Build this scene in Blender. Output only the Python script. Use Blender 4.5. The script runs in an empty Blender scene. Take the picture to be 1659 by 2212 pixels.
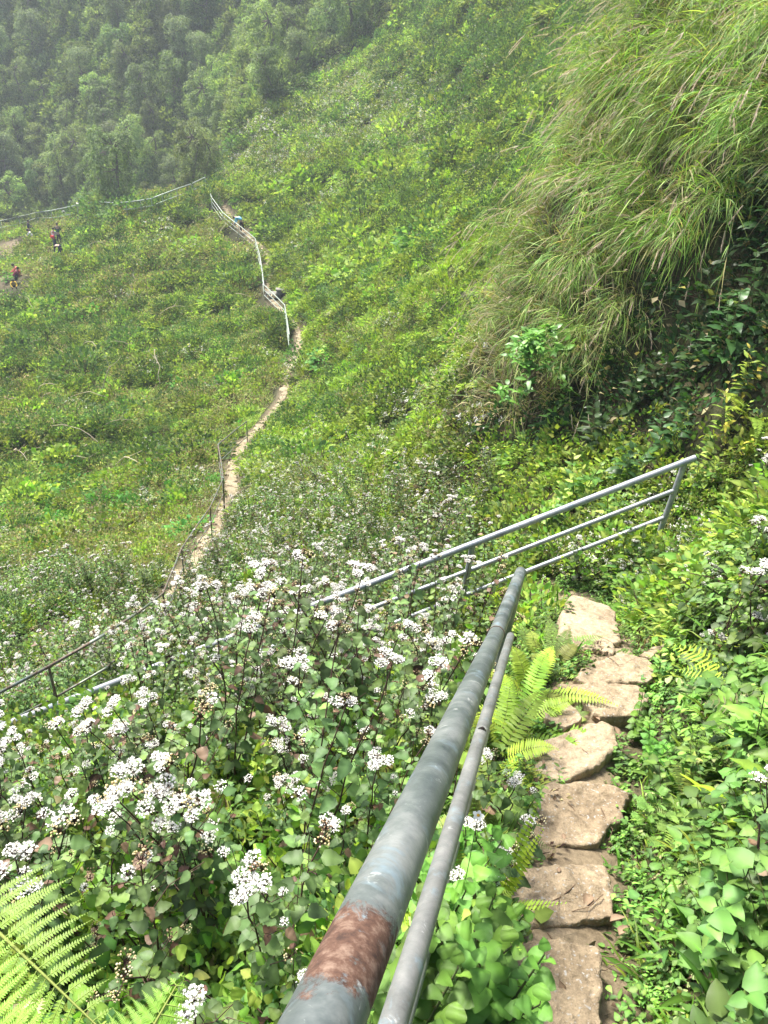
import bpy, math, random
import numpy as np
from math import radians, sin, cos, pi, sqrt
from mathutils import Vector, Matrix

C = bpy.context.scene.collection
R = np.random.default_rng(7)
random.seed(7)

# ------------------------------------------------------------------ camera
# The camera is the world origin (eye height about 1.75 m above the first step).
PITCH, ROLL = 35.4, -5.6
FPX, CX, CY = 1664.0, 829.5, 1106.0          # focal length and centre in a 1659 x 2212 frame
fwd = Vector((0, cos(radians(PITCH)), -sin(radians(PITCH))))
right = Vector((1, 0, 0))
upv = right.cross(fwd)
q = Matrix.Rotation(radians(ROLL), 3, fwd)
right = q @ right
upv = q @ upv
cam_data = bpy.data.cameras.new('camera')
cam = bpy.data.objects.new('camera', cam_data)
C.objects.link(cam)
M3 = Matrix((right, upv, -fwd)).transposed()
cam.matrix_world = M3.to_4x4()
cam_data.sensor_fit = 'VERTICAL'
cam_data.angle_y = 2 * math.atan(1106.0 / FPX)
cam_data.clip_start = 0.05
cam_data.clip_end = 2000
bpy.context.scene.camera = cam

# ------------------------------------------------------------------ world, sun, exposure
SUN_TO = Vector((-0.38, 0.42, 0.82)).normalized()     # direction towards the sun
sc = bpy.context.scene
world = bpy.data.worlds.new("World")
sc.world = world
world.use_nodes = True
wn = world.node_tree.nodes
sky = wn.new('ShaderNodeTexSky')
sky.sky_type = 'NISHITA'
sky.sun_disc = False
sky.sun_elevation = math.asin(SUN_TO.z)
sky.sun_rotation = math.atan2(SUN_TO.x, SUN_TO.y)
sky.altitude = 1200
sky.air_density = 0.6
sky.dust_density = 8.0
sky.ozone_density = 0.6
wn['Background'].inputs['Strength'].default_value = 0.15
world.node_tree.links.new(sky.outputs[0], wn['Background'].inputs[0])
sun_d = bpy.data.lights.new('sun', 'SUN')
sun_d.energy = 3.7
sun_d.angle = radians(13.0)
sun_d.color = (1.0, 0.955, 0.86)
sun = bpy.data.objects.new('sun', sun_d)
sun.rotation_euler = SUN_TO.to_track_quat('Z', 'Y').to_euler()
C.objects.link(sun)
sc.view_settings.view_transform = 'Standard'
sc.view_settings.look = 'None'
sc.view_settings.exposure = 1.5
sc.view_settings.gamma = 1.0

# ------------------------------------------------------------------ geometry of the place
FW, RT, UP = np.array(fwd), np.array(right), np.array(upv)

def ray(px, py):
    return FW + RT * ((px - CX) / FPX) + UP * ((CY - py) / FPX)

def P(px, py, d):
    return ray(px, py) * d

def proj(p):
    p = np.asarray(p, float)
    d = p @ FW
    return CX + FPX * (p @ RT) / d, CY - FPX * (p @ UP) / d, d

ctrl = []
for t in [(410,1250,14),(490,1120,18),(510,1000,23.5),(580,905,30),(625,800,36),(650,730,40),(590,640,47),(578,560,53),(520,495,59),(455,415,65),
          (1000,1080,11.5),(800,1000,18),(1000,900,17),(850,750,30),(1050,650,26),(800,550,45),(1000,400,42),(700,350,62),(900,200,62),
          (1200,200,42),(1100,50,56),(700,130,83),(850,0,80),(1300,0,50),(800,1180,12.5),
          (0,1450,11.8),(150,1200,18.5),(0,1100,25),(200,1000,30),(0,900,36),(300,850,38),(100,700,50),(300,600,54),(0,600,60),(400,470,61),(120,540,66),
          (0,500,84),(200,462,78),(330,440,70),(443,412,64.5),
          (0,440,103),(0,0,112),(300,370,95),(300,0,103),(550,200,80),(520,330,74),(560,0,96),(150,200,106),
          (1200,1080,8.6),(1270,1340,5.9),(1659,1500,3.3),(1659,1100,4.8),(1659,2050,1.9),(1500,1300,5.6),(1450,1700,3.1),
          (1659,700,7.5),(1520,850,8.3),(1500,680,9.0),(1659,300,8.2),(1659,0,9.4),(1320,850,9.6),(1400,600,9.4),(1250,250,12),(1350,60,13),(1400,300,10.6),(1250,550,10.6)]:
    ctrl.append(P(*t))
for y in (-1.5, -0.7, 0.0, 0.7, 1.3, 2.0, 2.8, 3.6, 4.4):
    ctrl.append(np.array([0.45 + y * 0.2, y, -1.75 - 0.55 * y]))
for t in [(2.75,6.05,-4.32),(3.3,5.9,-4.05),(2.3,6.0,-4.45),(-1,.5,-2.65),(-2.2,2,-4.1),(-4,5.2,-7.5),(-1,3.2,-4.1),(-5,7.5,-8.9),(0.8,5.7,-5.5),(-1.6,5.6,-6.4),
          (8,8,2),(8,2,.8),(8,15,1),(9,25,-3),(14,40,-1),(3.5,0,-.6),(3,-3,1.0),(8,-3,3),(0,-3,-.3),(-3,-3,-1.8),(-8,0,-7),(-8,5,-10),(-15,5,-13),
          (-20,15,-16),(-30,0,-20),(-40,30,-24),(-60,60,-32),(-80,100,-36),(3.2,17,-5.5),(-46,99,-33),(-25,88,-27),(-60,100,-36),
          (-60,165,35),(0,150,45),(40,110,40),(60,60,30),(-110,150,20),(25,75,12),(60,-10,25),(-60,-20,-35),(60,170,70),(-120,60,-40),(-120,200,60)]:
    ctrl.append(np.array(t, float))
ctrl = np.array(ctrl)

def _phi(r2):
    return 0.5 * r2 * np.log(r2 + 1e-9)
# distances are warped so the near field keeps its own detail
def _warp(x, y):
    r = np.sqrt(x * x + y * y) + 1e-6
    k = np.log1p(r / 6.0) * 6.0 / r
    return x * k, y * k
_wx, _wy = _warp(ctrl[:, 0], ctrl[:, 1])
_n = len(ctrl)
_A = np.zeros((_n + 3, _n + 3))
_A[:_n, :_n] = _phi((_wx[:, None] - _wx[None]) ** 2 + (_wy[:, None] - _wy[None]) ** 2) + np.eye(_n) * 0.06
_Pm = np.c_[np.ones(_n), _wx, _wy]
_A[:_n, _n:] = _Pm
_A[_n:, :_n] = _Pm.T
_sol = np.linalg.solve(_A, np.r_[ctrl[:, 2] / (1 + np.hypot(ctrl[:, 0], ctrl[:, 1]) / 6.0), 0, 0, 0])

def T0(x, y):
    x = np.atleast_1d(np.asarray(x, float)); y = np.atleast_1d(np.asarray(y, float))
    sh = x.shape; x = x.ravel(); y = y.ravel()
    out = np.empty(len(x))
    for i in range(0, len(x), 40000):
        a, b = x[i:i+40000], y[i:i+40000]
        wx, wy = _warp(a, b)
        z = _phi((wx[:, None] - _wx[None]) ** 2 + (wy[:, None] - _wy[None]) ** 2) @ _sol[:_n] + _sol[_n] + _sol[_n+1] * wx + _sol[_n+2] * wy
        z = z * (1 + np.hypot(a, b) / 6.0)
        out[i:i+40000] = np.where(z > 6, 6 + (1 - np.exp(-np.clip(z - 6, 0, 200) / 10)) * 10, z)
    return out.reshape(sh)

# value noise on a lattice (numpy), used for terrain roughness and plant patches
_lat = np.random.default_rng(3).random((256, 256))
def vnoise(x, y):
    xi = np.floor(x).astype(int); yi = np.floor(y).astype(int)
    fx = x - xi; fy = y - yi
    fx = fx * fx * (3 - 2 * fx); fy = fy * fy * (3 - 2 * fy)
    a = _lat[xi & 255, yi & 255]; b = _lat[(xi + 1) & 255, yi & 255]
    c = _lat[xi & 255, (yi + 1) & 255]; d = _lat[(xi + 1) & 255, (yi + 1) & 255]
    return (a * (1 - fx) + b * fx) * (1 - fy) + (c * (1 - fx) + d * fx) * fy
def fbm(x, y, o=4):
    s = 0; a = 1; t = 0
    for k in range(o):
        s = s + a * vnoise(x * 2 ** k + 17.3 * k, y * 2 ** k + 9.1 * k); t += a; a *= 0.5
    return s / t

def hit(px, py, fn=None, d0=0.8, d1=180):
    """distance along a picture ray to the ground"""
    fn = fn or T
    r = ray(px, py)
    ds = np.exp(np.linspace(math.log(d0), math.log(d1), 900))
    pts = ds[:, None] * r[None]
    g = pts[:, 2] - fn(pts[:, 0], pts[:, 1])
    k = np.argmax(g < 0)
    if g[k] >= 0: k = len(ds) - 1
    if k == 0: return pts[0]
    a = g[k-1] / (g[k-1] - g[k])
    d = ds[k-1] + (ds[k] - ds[k-1]) * a
    return r * d

def smooth_poly(pts, step):
    pts = np.asarray(pts, float)
    seg = np.r_[0, np.cumsum(np.linalg.norm(np.diff(pts[:, :2], axis=0), axis=1))]
    n = max(8, int(seg[-1] / step))
    s = np.linspace(0, seg[-1], n)
    out = np.stack([np.interp(s, seg, pts[:, k]) for k in range(pts.shape[1])], 1)
    for _ in range(3):
        out[1:-1] = (out[:-2] + 2 * out[1:-1] + out[2:]) / 4
    return out

# the two visible stretches of path, laid on the bare ground
near_pts = [(0.35, -1.2), (0.42, 0.2)] + [tuple(hit(a, b, T0)[:2]) for a, b in
            [(1190,2080),(1215,1920),(1245,1740),(1255,1600),(1310,1500),(1330,1430),(1290,1340)]]
_e = hit(1250, 1290, T0)[:2]
near_pts += [tuple(_e), (0.9, 5.0), (-0.9, 4.7), (-2.8, 4.55), (-4.6, 4.6), (-6.2, 5.2), (-6.9, 6.2), (-6.3, 7.3), (-5.2, 8.6)]
far_px = [(335,1330),(385,1280),(415,1225),(455,1160),(487,1115),(498,1050),(508,995),(530,955),(562,925),(588,893),(612,860),(625,800),(645,745),(648,720),
          (625,690),(590,655),(578,625),(582,590),(578,560),(562,530),(525,500),(495,465),(470,430),(452,408)]
far_pts = [tuple(hit(a, b, T0)[:2]) for a, b in far_px]
path_xy = smooth_poly(np.array(near_pts + far_pts), 0.12)
pz = T0(path_xy[:, 0], path_xy[:, 1])
for _ in range(12):
    pz[1:-1] = (pz[:-2] + 2 * pz[1:-1] + pz[2:]) / 4
path_s = np.r_[0, np.cumsum(np.linalg.norm(np.diff(path_xy, axis=0), axis=1))]

def path_dist(x, y):
    """distance to the path centre line and its height there"""
    x = np.asarray(x, float); y = np.asarray(y, float)
    d = np.full(x.shape, 1e9); z = np.zeros(x.shape)
    m = (x > -16) & (x < 4) & (y > -3) & (y < 75)
    idx = np.nonzero(m.ravel())[0]
    xf, yf, df, zf = x.ravel(), y.ravel(), d.ravel(), z.ravel()
    for i in range(0, len(idx), 20000):
        j = idx[i:i+20000]
        dd = (xf[j, None] - path_xy[None, :, 0]) ** 2 + (yf[j, None] - path_xy[None, :, 1]) ** 2
        k = dd.argmin(1)
        df[j] = np.sqrt(dd[np.arange(len(j)), k]); zf[j] = pz[k]
    return df.reshape(x.shape), zf.reshape(x.shape)

def T(x, y):
    x = np.atleast_1d(np.asarray(x, float)); y = np.atleast_1d(np.asarray(y, float))
    z = T0(x, y)
    r = np.hypot(x, y)
    z = z + (fbm(x * 0.35 + 50, y * 0.35 + 50) - 0.5) * np.clip(r / 14, 0.05, 2.2) + (fbm(x * 2.2, y * 2.2) - 0.5) * 0.16
    d, zp = path_dist(x, y)
    k = np.clip((d - 0.24) / 0.5, 0, 1); k = k * k * (3 - 2 * k)
    return np.where(d < 1e8, zp * (1 - k) + z * k, z)

# ------------------------------------------------------------------ scene-building helpers
def meta(o, label=None, cat=None, group=None, kind=None):
    if label: o['label'] = label
    if cat: o['category'] = cat
    if group: o['group'] = group
    if kind: o['kind'] = kind
    return o

def empty(name, loc, label, cat, group=None, rz=0.0):
    o = bpy.data.objects.new(name, None)
    o.empty_display_size = 0.1
    o.location = loc; o.rotation_euler = (0, 0, rz)
    C.objects.link(o)
    return meta(o, label, cat, group)

class Geo:
    """collects batches of vertices / faces / colours (numpy) and makes one mesh"""
    def __init__(s):
        s.V = []; s.F = []; s.K = []; s.n = 0; s.mi = []
    def add(s, v, f, col, mat=0):
        v = np.asarray(v, float).reshape(-1, 3); f = np.asarray(f, int)
        col = np.asarray(col, float)
        if col.ndim == 1: col = np.tile(col, (len(v), 1))
        s.V.append(v); s.F.append(f + s.n); s.K.append(col); s.mi.append(np.full(len(f), mat)); s.n += len(v)
    def mesh(s, name, mats, smooth=False):
        me = bpy.data.meshes.new(name)
        V = np.concatenate(s.V); K = np.concatenate(s.K)
        tot = []; idx = []
        for f in s.F:
            tot.append(np.full(len(f), f.shape[1])); idx.append(f.ravel())
        tot = np.concatenate(tot); idx = np.concatenate(idx); mi = np.concatenate(s.mi)
        me.vertices.add(len(V)); me.vertices.foreach_set('co', V.ravel())
        me.loops.add(len(idx)); me.loops.foreach_set('vertex_index', idx)
        me.polygons.add(len(tot))
        me.polygons.foreach_set('loop_start', np.r_[0, np.cumsum(tot)[:-1]].astype(np.int32))
        me.polygons.foreach_set('material_index', mi.astype(np.int32))
        if smooth: me.polygons.foreach_set('use_smooth', np.ones(len(tot), bool))
        a = me.attributes.new('col', 'FLOAT_COLOR', 'POINT')
        a.data.foreach_set('color', np.c_[K[:, :3], np.ones(len(K))].ravel())
        for m in (mats if isinstance(mats, (list, tuple)) else [mats]): me.materials.append(m)
        me.update(calc_edges=True)
        return me
    def obj(s, name, mats, parent=None, smooth=False, link=True):
        o = bpy.data.objects.new(name, s.mesh(name, mats, smooth))
        if link: C.objects.link(o)
        if parent is not None: o.parent = parent
        return o

def norm(a):
    a = np.asarray(a, float)
    return a / (np.linalg.norm(a, axis=-1, keepdims=True) + 1e-9)

PROFILES = {
    'ovate': lambda t: np.where(t < 0.28, np.sin(np.clip(t / 0.28, 0, 1) * pi / 2) ** 0.7, np.clip(np.cos(np.clip((t - 0.28) / 0.72, 0, 1) * pi / 2), 0, 1) ** 1.05),
    'heart': lambda t: np.where(t < 0.24, np.sin(np.clip(t / 0.24, 0, 1) * pi / 2) ** 0.5, np.clip(np.cos(np.clip((t - 0.24) / 0.76, 0, 1) * pi / 2), 0, 1) ** 0.85),
    'lance': lambda t: np.clip(np.sin(pi * np.clip(t, 0, 1) ** 0.75), 0, 1) ** 0.9,
    'blade': lambda t: np.clip(1 - t ** 2.2, 0, 1) * np.clip(0.45 + t * 3, 0, 1),
    'round': lambda t: np.sqrt(np.clip(1 - (2 * t - 1) ** 2, 0, 1)),
    'tooth': lambda t: np.clip(1 - t ** 2.2, 0, 1),
    'diamond': lambda t: 1 - np.abs(2 * t - 1) ** 1.2,
}
def leaves(g, Pb, D, U, L, W, prof='ovate', n=3, fold=0.15, droop=0.2, col=(0.1, 0.2, 0.04), jit=0.0, mat=0, serr=0.0):
    """batch of folded, drooping leaves: base Pb, direction D, upward side U, length L, full width W"""
    Pb = np.asarray(Pb, float).reshape(-1, 3); N = len(Pb)
    D = norm(np.broadcast_to(D, (N, 3))); U = np.broadcast_to(U, (N, 3))
    S = norm(np.cross(D, U)); U = norm(np.cross(S, D))
    L = np.broadcast_to(L, (N,)).astype(float); W = np.broadcast_to(W, (N,)).astype(float)
    dr = np.broadcast_to(droop, (N,)).astype(float)
    t = np.linspace(0, 1, n + 1)
    w = np.nan_to_num(PROFILES[prof](t)); w[-1] = 0.02
    if n == 1: w[0] = 1.0
    if serr: w = w * (1 + serr * ((np.arange(n + 1) % 2) * 2 - 1))
    G = np.array([0, 0, -1.0])
    cen = Pb[:, None] + D[:, None] * (L[:, None, None] * (t - 0.18 * dr[:, None] ** 1 * t ** 2)[:, :, None]) + G * (L * dr)[:, None, None] * (t ** 2)[None, :, None]
    hw = (W[:, None] * 0.5 * w[None])[:, :, None]
    lift = U[:, None] * hw * (fold * 2)
    Lf = cen - S[:, None] * hw + lift
    Rt = cen + S[:, None] * hw + lift
    V = np.stack([Lf, cen, Rt], 2)                     # N, n+1, 3cols, 3
    k = np.arange(n)
    a = k * 3
    f = np.concatenate([np.stack([a, a + 1, a + 4, a + 3], 1), np.stack([a + 1, a + 2, a + 5, a + 4], 1)])
    F = (np.arange(N) * 3 * (n + 1))[:, None, None] + f[None]
    col = np.asarray(col, float)
    if col.ndim == 1: col = np.tile(col, (N, 1))
    if jit: col = col * (1 + R.uniform(-jit, jit, (N, 1))) * (1 + R.uniform(-jit * .4, jit * .4, (N, 3)))
    if n >= 2: V = V + U[:, None, None] * (W[:, None, None, None] * R.normal(0, 0.045, (N, n + 1, 3, 1)))
    K_ = np.repeat(col, 3 * (n + 1), 0).reshape(N, n + 1, 3, 3)
    if n >= 4 and mat == 0: K_ = K_ * np.array([0.92, 1.32, 0.92])[None, None, :, None] * np.linspace(1.08, 0.94, n + 1)[None, :, None, None]
    g.add(V.reshape(-1, 3), F.reshape(-1, 4), K_.reshape(-1, 3), mat)

def tube(g, pts, rad, sides=5, col=(0.08, 0.05, 0.04), mat=0, caps=True):
    pts = np.asarray(pts, float); K = len(pts)
    rad = np.broadcast_to(rad, (K,)).astype(float)
    tan = norm(np.gradient(pts, axis=0))
    ref = np.array([0, 0, 1.0]) if abs(tan[0][2]) < 0.9 else np.array([1.0, 0, 0])
    A = []
    s = norm(np.cross(tan[0], ref))
    for k in range(K):
        s = norm(s - tan[k] * (s @ tan[k])); A.append(s)
    A = np.array(A); B = np.cross(tan, A)
    th = np.arange(sides) / sides * 2 * pi
    V = pts[:, None] + rad[:, None, None] * (A[:, None] * np.cos(th)[None, :, None] + B[:, None] * np.sin(th)[None, :, None])
    i = np.arange(sides); j = (i + 1) % sides
    F = np.concatenate([np.stack([k * sides + i, k * sides + j, (k + 1) * sides + j, (k + 1) * sides + i], 1) for k in range(K - 1)])
    g.add(V.reshape(-1, 3), F, col, mat)
    if caps:
        for k, o in ((0, -1), (K - 1, 1)):
            c = np.concatenate([V[k], pts[k][None]])
            g.add(c, np.stack([i, j, np.full(sides, sides)], 1)[:, ::o], col, mat)

def sticks(g, A, B, ra, rb, col, bend=0.0, sides=3, mat=0):
    """batch of thin tapered sticks from A to B with a sideways bend"""
    A = np.asarray(A, float).reshape(-1, 3); B = np.asarray(B, float).reshape(-1, 3); N = len(A)
    D = norm(B - A); S = norm(np.cross(D, R.normal(size=(N, 3)))); T_ = np.cross(D, S)
    M = (A + B) / 2 + S * (np.linalg.norm(B - A, axis=1) * bend)[:, None]
    th = np.arange(sides) / sides * 2 * pi
    rings = []
    for Q, r in ((A, ra), (M, (np.asarray(ra) + rb) / 2), (B, rb)):
        r = np.broadcast_to(r, (N,))[:, None, None]
        rings.append(Q[:, None] + r * (S[:, None] * np.cos(th)[None, :, None] + T_[:, None] * np.sin(th)[None, :, None]))
    V = np.stack(rings, 1)
    i = np.arange(sides); j = (i + 1) % sides
    f = np.concatenate([np.stack([k * sides + i, k * sides + j, (k + 1) * sides + j, (k + 1) * sides + i], 1) for k in range(2)])
    F = (np.arange(N) * 3 * sides)[:, None, None] + f[None]
    col = np.asarray(col, float)
    if col.ndim == 1: col = np.tile(col, (N, 1))
    g.add(V.reshape(-1, 3), F.reshape(-1, 4), np.repeat(col, 3 * sides, 0), mat)

_ph = (1 + 5 ** .5) / 2
ICO_V = norm(np.array([(-1,_ph,0),(1,_ph,0),(-1,-_ph,0),(1,-_ph,0),(0,-1,_ph),(0,1,_ph),(0,-1,-_ph),(0,1,-_ph),(_ph,0,-1),(_ph,0,1),(-_ph,0,-1),(-_ph,0,1)], float))
ICO_F = np.array([(0,11,5),(0,5,1),(0,1,7),(0,7,10),(0,10,11),(1,5,9),(5,11,4),(11,10,2),(10,7,6),(7,1,8),(3,9,4),(3,4,2),(3,2,6),(3,6,8),(3,8,9),(4,9,5),(2,4,11),(6,2,10),(8,6,7),(9,8,1)])
def balls(g, Pc, r, col, squash=0.8, mat=0, rough=0.0):
    Pc = np.asarray(Pc, float).reshape(-1, 3); N = len(Pc)
    r = np.broadcast_to(r, (N,))
    V = ICO_V[None] * r[:, None, None] * np.array([1, 1, squash])
    if rough: V = V * (1 + R.uniform(-rough, rough, (N, 12, 1)))
    V = V + Pc[:, None]
    F = (np.arange(N) * 12)[:, None, None] + ICO_F[None]
    col = np.asarray(col, float)
    if col.ndim == 1: col = np.tile(col, (N, 1))
    g.add(V.reshape(-1, 3), F.reshape(-1, 3), np.repeat(col, 12, 0), mat)

# ------------------------------------------------------------------ materials
def new_mat(name):
    m = bpy.data.materials.new(name); m.use_nodes = True
    nt = m.node_tree; nt.nodes.clear()
    out = nt.nodes.new('ShaderNodeOutputMaterial')
    return m, nt, out
def N_(nt, t, **kw):
    n = nt.nodes.new(t)
    for k, v in kw.items():
        if isinstance(k, str) and hasattr(n, k): setattr(n, k, v)
    return n
def ln(nt, a, b): nt.links.new(a, b)
def math_(nt, op, a, b=None, c=None, clamp=False):
    n = nt.nodes.new('ShaderNodeMath'); n.operation = op; n.use_clamp = clamp
    for i, v in enumerate((a, b, c)):
        if v is None: continue
        if isinstance(v, (int, float)): n.inputs[i].default_value = v
        else: nt.links.new(v, n.inputs[i])
    return n.outputs[0]
def mixc(nt, fac, a, b, mode='MIX'):
    n = nt.nodes.new('ShaderNodeMix'); n.data_type = 'RGBA'; n.blend_type = mode
    for sock, v in ((n.inputs[0], fac), (n.inputs[6], a), (n.inputs[7], b)):
        if isinstance(v, (int, float)): sock.default_value = v
        elif isinstance(v, tuple): sock.default_value = (*v, 1) if len(v) == 3 else v
        else: nt.links.new(v, sock)
    return n.outputs[2]
def noise(nt, scale, detail=3, rough=0.55, vec=None, dist=0.0):
    n = nt.nodes.new('ShaderNodeTexNoise'); n.inputs['Scale'].default_value = scale
    n.inputs['Detail'].default_value = detail; n.inputs['Roughness'].default_value = rough
    n.inputs['Distortion'].default_value = dist
    if vec is not None: nt.links.new(vec, n.inputs['Vector'])
    return n.outputs['Fac']
def ramp(nt, fac, stops):
    n = nt.nodes.new('ShaderNodeValToRGB'); e = n.color_ramp.elements
    while len(e) < len(stops): e.new(0.5)
    for k, (p, c) in enumerate(stops):
        e[k].position = p; e[k].color = (*c, 1) if len(c) == 3 else c
    nt.links.new(fac, n.inputs[0])
    return n.outputs[0]
def pos(nt): return nt.nodes.new('ShaderNodeNewGeometry').outputs['Position']
def objpos(nt): return nt.nodes.new('ShaderNodeTexCoord').outputs['Object']

def foliage_mat(name, transl=0.35, rough=0.5, spec=0.35, patch=0.35, hue=0.5, sat=1.0, gain=1.0):
    m, nt, out = new_mat(name)
    a = N_(nt, 'ShaderNodeAttribute', attribute_name='col')
    info = nt.nodes.new('ShaderNodeObjectInfo')
    p = pos(nt)
    big = noise(nt, 0.22, 3, 0.6, p)
    small = noise(nt, 2.6, 2, 0.6, p)
    v = math_(nt, 'MULTIPLY_ADD', big, patch * 2.2, 1 - patch * 1.1)
    v = math_(nt, 'MULTIPLY', v, math_(nt, 'MULTIPLY_ADD', small, 0.7, 0.65))
    v = math_(nt, 'MULTIPLY', v, math_(nt, 'MULTIPLY_ADD', info.outputs['Random'], 0.75, 0.62))
    if gain != 1.0: v = math_(nt, 'MULTIPLY', v, gain)
    h = nt.nodes.new('ShaderNodeHueSaturation')
    ln(nt, a.outputs['Color'], h.inputs['Color'])
    ln(nt, math_(nt, 'MULTIPLY_ADD', math_(nt, 'ADD', big, info.outputs['Random']), 0.03, hue - 0.03), h.inputs['Hue'])
    h.inputs['Saturation'].default_value = sat
    ln(nt, v, h.inputs['Value'])
    pr = nt.nodes.new('ShaderNodeBsdfPrincipled')
    ln(nt, h.outputs[0], pr.inputs['Base Color'])
    pr.inputs['Roughness'].default_value = rough
    pr.inputs['Specular IOR Level'].default_value = spec
    tr = nt.nodes.new('ShaderNodeBsdfTranslucent')
    ln(nt, mixc(nt, 1.0, h.outputs[0], (1.12, 1.18, 0.55), 'MULTIPLY'), tr.inputs['Color'])
    mx = nt.nodes.new('ShaderNodeMixShader'); mx.inputs[0].default_value = transl
    ln(nt, pr.outputs[0], mx.inputs[1]); ln(nt, tr.outputs[0], mx.inputs[2])
    ln(nt, mx.outputs[0], out.inputs['Surface'])
    return m

def col_mat(name, rough=0.8, spec=0.2, transl=0.0, vary=0.3, nscale=30, bump=0.0):
    m, nt, out = new_mat(name)
    a = N_(nt, 'ShaderNodeAttribute', attribute_name='col')
    info = nt.nodes.new('ShaderNodeObjectInfo')
    p = pos(nt)
    n = noise(nt, nscale, 3, 0.6, p)
    v = math_(nt, 'MULTIPLY_ADD', n, vary * 2, 1 - vary)
    v = math_(nt, 'MULTIPLY', v, math_(nt, 'MULTIPLY_ADD', info.outputs['Random'], 0.3, 0.85))
    h = nt.nodes.new('ShaderNodeHueSaturation'); ln(nt, a.outputs['Color'], h.inputs['Color']); ln(nt, v, h.inputs['Value'])
    pr = nt.nodes.new('ShaderNodeBsdfPrincipled')
    ln(nt, h.outputs[0], pr.inputs['Base Color'])
    pr.inputs['Roughness'].default_value = rough; pr.inputs['Specular IOR Level'].default_value = spec
    if bump:
        b = nt.nodes.new('ShaderNodeBump'); b.inputs['Strength'].default_value = bump; b.inputs['Distance'].default_value = 0.01
        ln(nt, n, b.inputs['Height']); ln(nt, b.outputs[0], pr.inputs['Normal'])
    sh = pr.outputs[0]
    if transl:
        tr = nt.nodes.new('ShaderNodeBsdfTranslucent'); ln(nt, h.outputs[0], tr.inputs['Color'])
        mx = nt.nodes.new('ShaderNodeMixShader'); mx.inputs[0].default_value = transl
        ln(nt, sh, mx.inputs[1]); ln(nt, tr.outputs[0], mx.inputs[2]); sh = mx.outputs[0]
    ln(nt, sh, out.inputs['Surface'])
    return m

LEAF = foliage_mat('leaf', transl=0.42, rough=0.62, spec=0.2, patch=0.45, hue=0.508, sat=1.0, gain=1.22)
GLOSSY = foliage_mat('glossy_leaf', 0.25, 0.42, 0.4, 0.15)
NEARLEAF = foliage_mat('soft_leaf', 0.3, 0.5, 0.3, 0.22, 0.501)
GRASSM = foliage_mat('grass_blade', 0.42, 0.5, 0.35, 0.2, 0.506, 1.08)
STEM = col_mat('stem')
PETAL = col_mat('petal', 0.7, 0.2, 0.25, 0.08, 60)

def soil_nodes(nt, dark=1.0):
    p = pos(nt)
    n1 = noise(nt, 1.7, 6, 0.62, p); n2 = noise(nt, 26, 5, 0.65, p); n3 = noise(nt, 140, 3, 0.6, p)
    c = ramp(nt, n1, [(0.3, (0.20 * dark, 0.155 * dark, 0.10 * dark)), (0.5, (0.31 * dark, 0.25 * dark, 0.165 * dark)), (0.7, (0.42 * dark, 0.345 * dark, 0.235 * dark))])
    c = mixc(nt, 0.7, c, ramp(nt, n2, [(0.3, (0.45, 0.42, 0.4)), (0.62, (1.15, 1.12, 1.1))]), 'MULTIPLY')
    c = mixc(nt, 0.45, c, ramp(nt, n3, [(0.35, (0.6, 0.6, 0.6)), (0.65, (1.15, 1.15, 1.15))]), 'MULTIPLY')
    return c, n1, n2, n3

def ground_mat():
    m, nt, out = new_mat('hillside_soil')
    soil, n1, n2, n3 = soil_nodes(nt, 0.62)
    a = N_(nt, 'ShaderNodeAttribute', attribute_name='bare')
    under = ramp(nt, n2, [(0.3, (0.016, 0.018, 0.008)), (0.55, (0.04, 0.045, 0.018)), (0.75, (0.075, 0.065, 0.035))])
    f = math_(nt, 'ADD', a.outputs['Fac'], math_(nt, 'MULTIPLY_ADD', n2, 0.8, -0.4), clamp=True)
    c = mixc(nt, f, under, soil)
    pr = nt.nodes.new('ShaderNodeBsdfPrincipled'); ln(nt, c, pr.inputs['Base Color'])
    pr.inputs['Roughness'].default_value = 0.92; pr.inputs['Specular IOR Level'].default_value = 0.15
    b = nt.nodes.new('ShaderNodeBump'); b.inputs['Strength'].default_value = 0.6; b.inputs['Distance'].default_value = 0.03
    ln(nt, n2, b.inputs['Height']); ln(nt, b.outputs[0], pr.inputs['Normal'])
    ln(nt, pr.outputs[0], out.inputs['Surface'])
    return m

def stone_mat(name, tint=(1, 1, 1)):
    m, nt, out = new_mat(name)
    c, n1, n2, n3 = soil_nodes(nt, 1.05)
    c = mixc(nt, 1.0, c, tint, 'MULTIPLY')
    p = pos(nt)
    spk = noise(nt, 75, 2, 0.5, p)
    c = mixc(nt, ramp(nt, spk, [(0.62, (0, 0, 0)), (0.70, (1, 1, 1))]), c, (0.33, 0.32, 0.29))
    dk = noise(nt, 9, 4, 0.7, p, 0.6)
    c = mixc(nt, ramp(nt, dk, [(0.33, (0.75, 0.75, 0.75)), (0.42, (0, 0, 0))]), c, (0.16, 0.125, 0.085))
    pr = nt.nodes.new('ShaderNodeBsdfPrincipled'); ln(nt, c, pr.inputs['Base Color'])
    pr.inputs['Roughness'].default_value = 0.9; pr.inputs['Specular IOR Level'].default_value = 0.2
    b = nt.nodes.new('ShaderNodeBump'); b.inputs['Strength'].default_value = 0.8; b.inputs['Distance'].default_value = 0.018
    h = math_(nt, 'ADD', n2, math_(nt, 'MULTIPLY', n3, 0.35))
    ln(nt, h, b.inputs['Height']); ln(nt, b.outputs[0], pr.inputs['Normal'])
    ln(nt, pr.outputs[0], out.inputs['Surface'])
    return m
STONE = stone_mat('sandy_step_stone')
STONE_FAR = stone_mat('pinkish_path_stone', (0.95, 1.0, 0.98))

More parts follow.
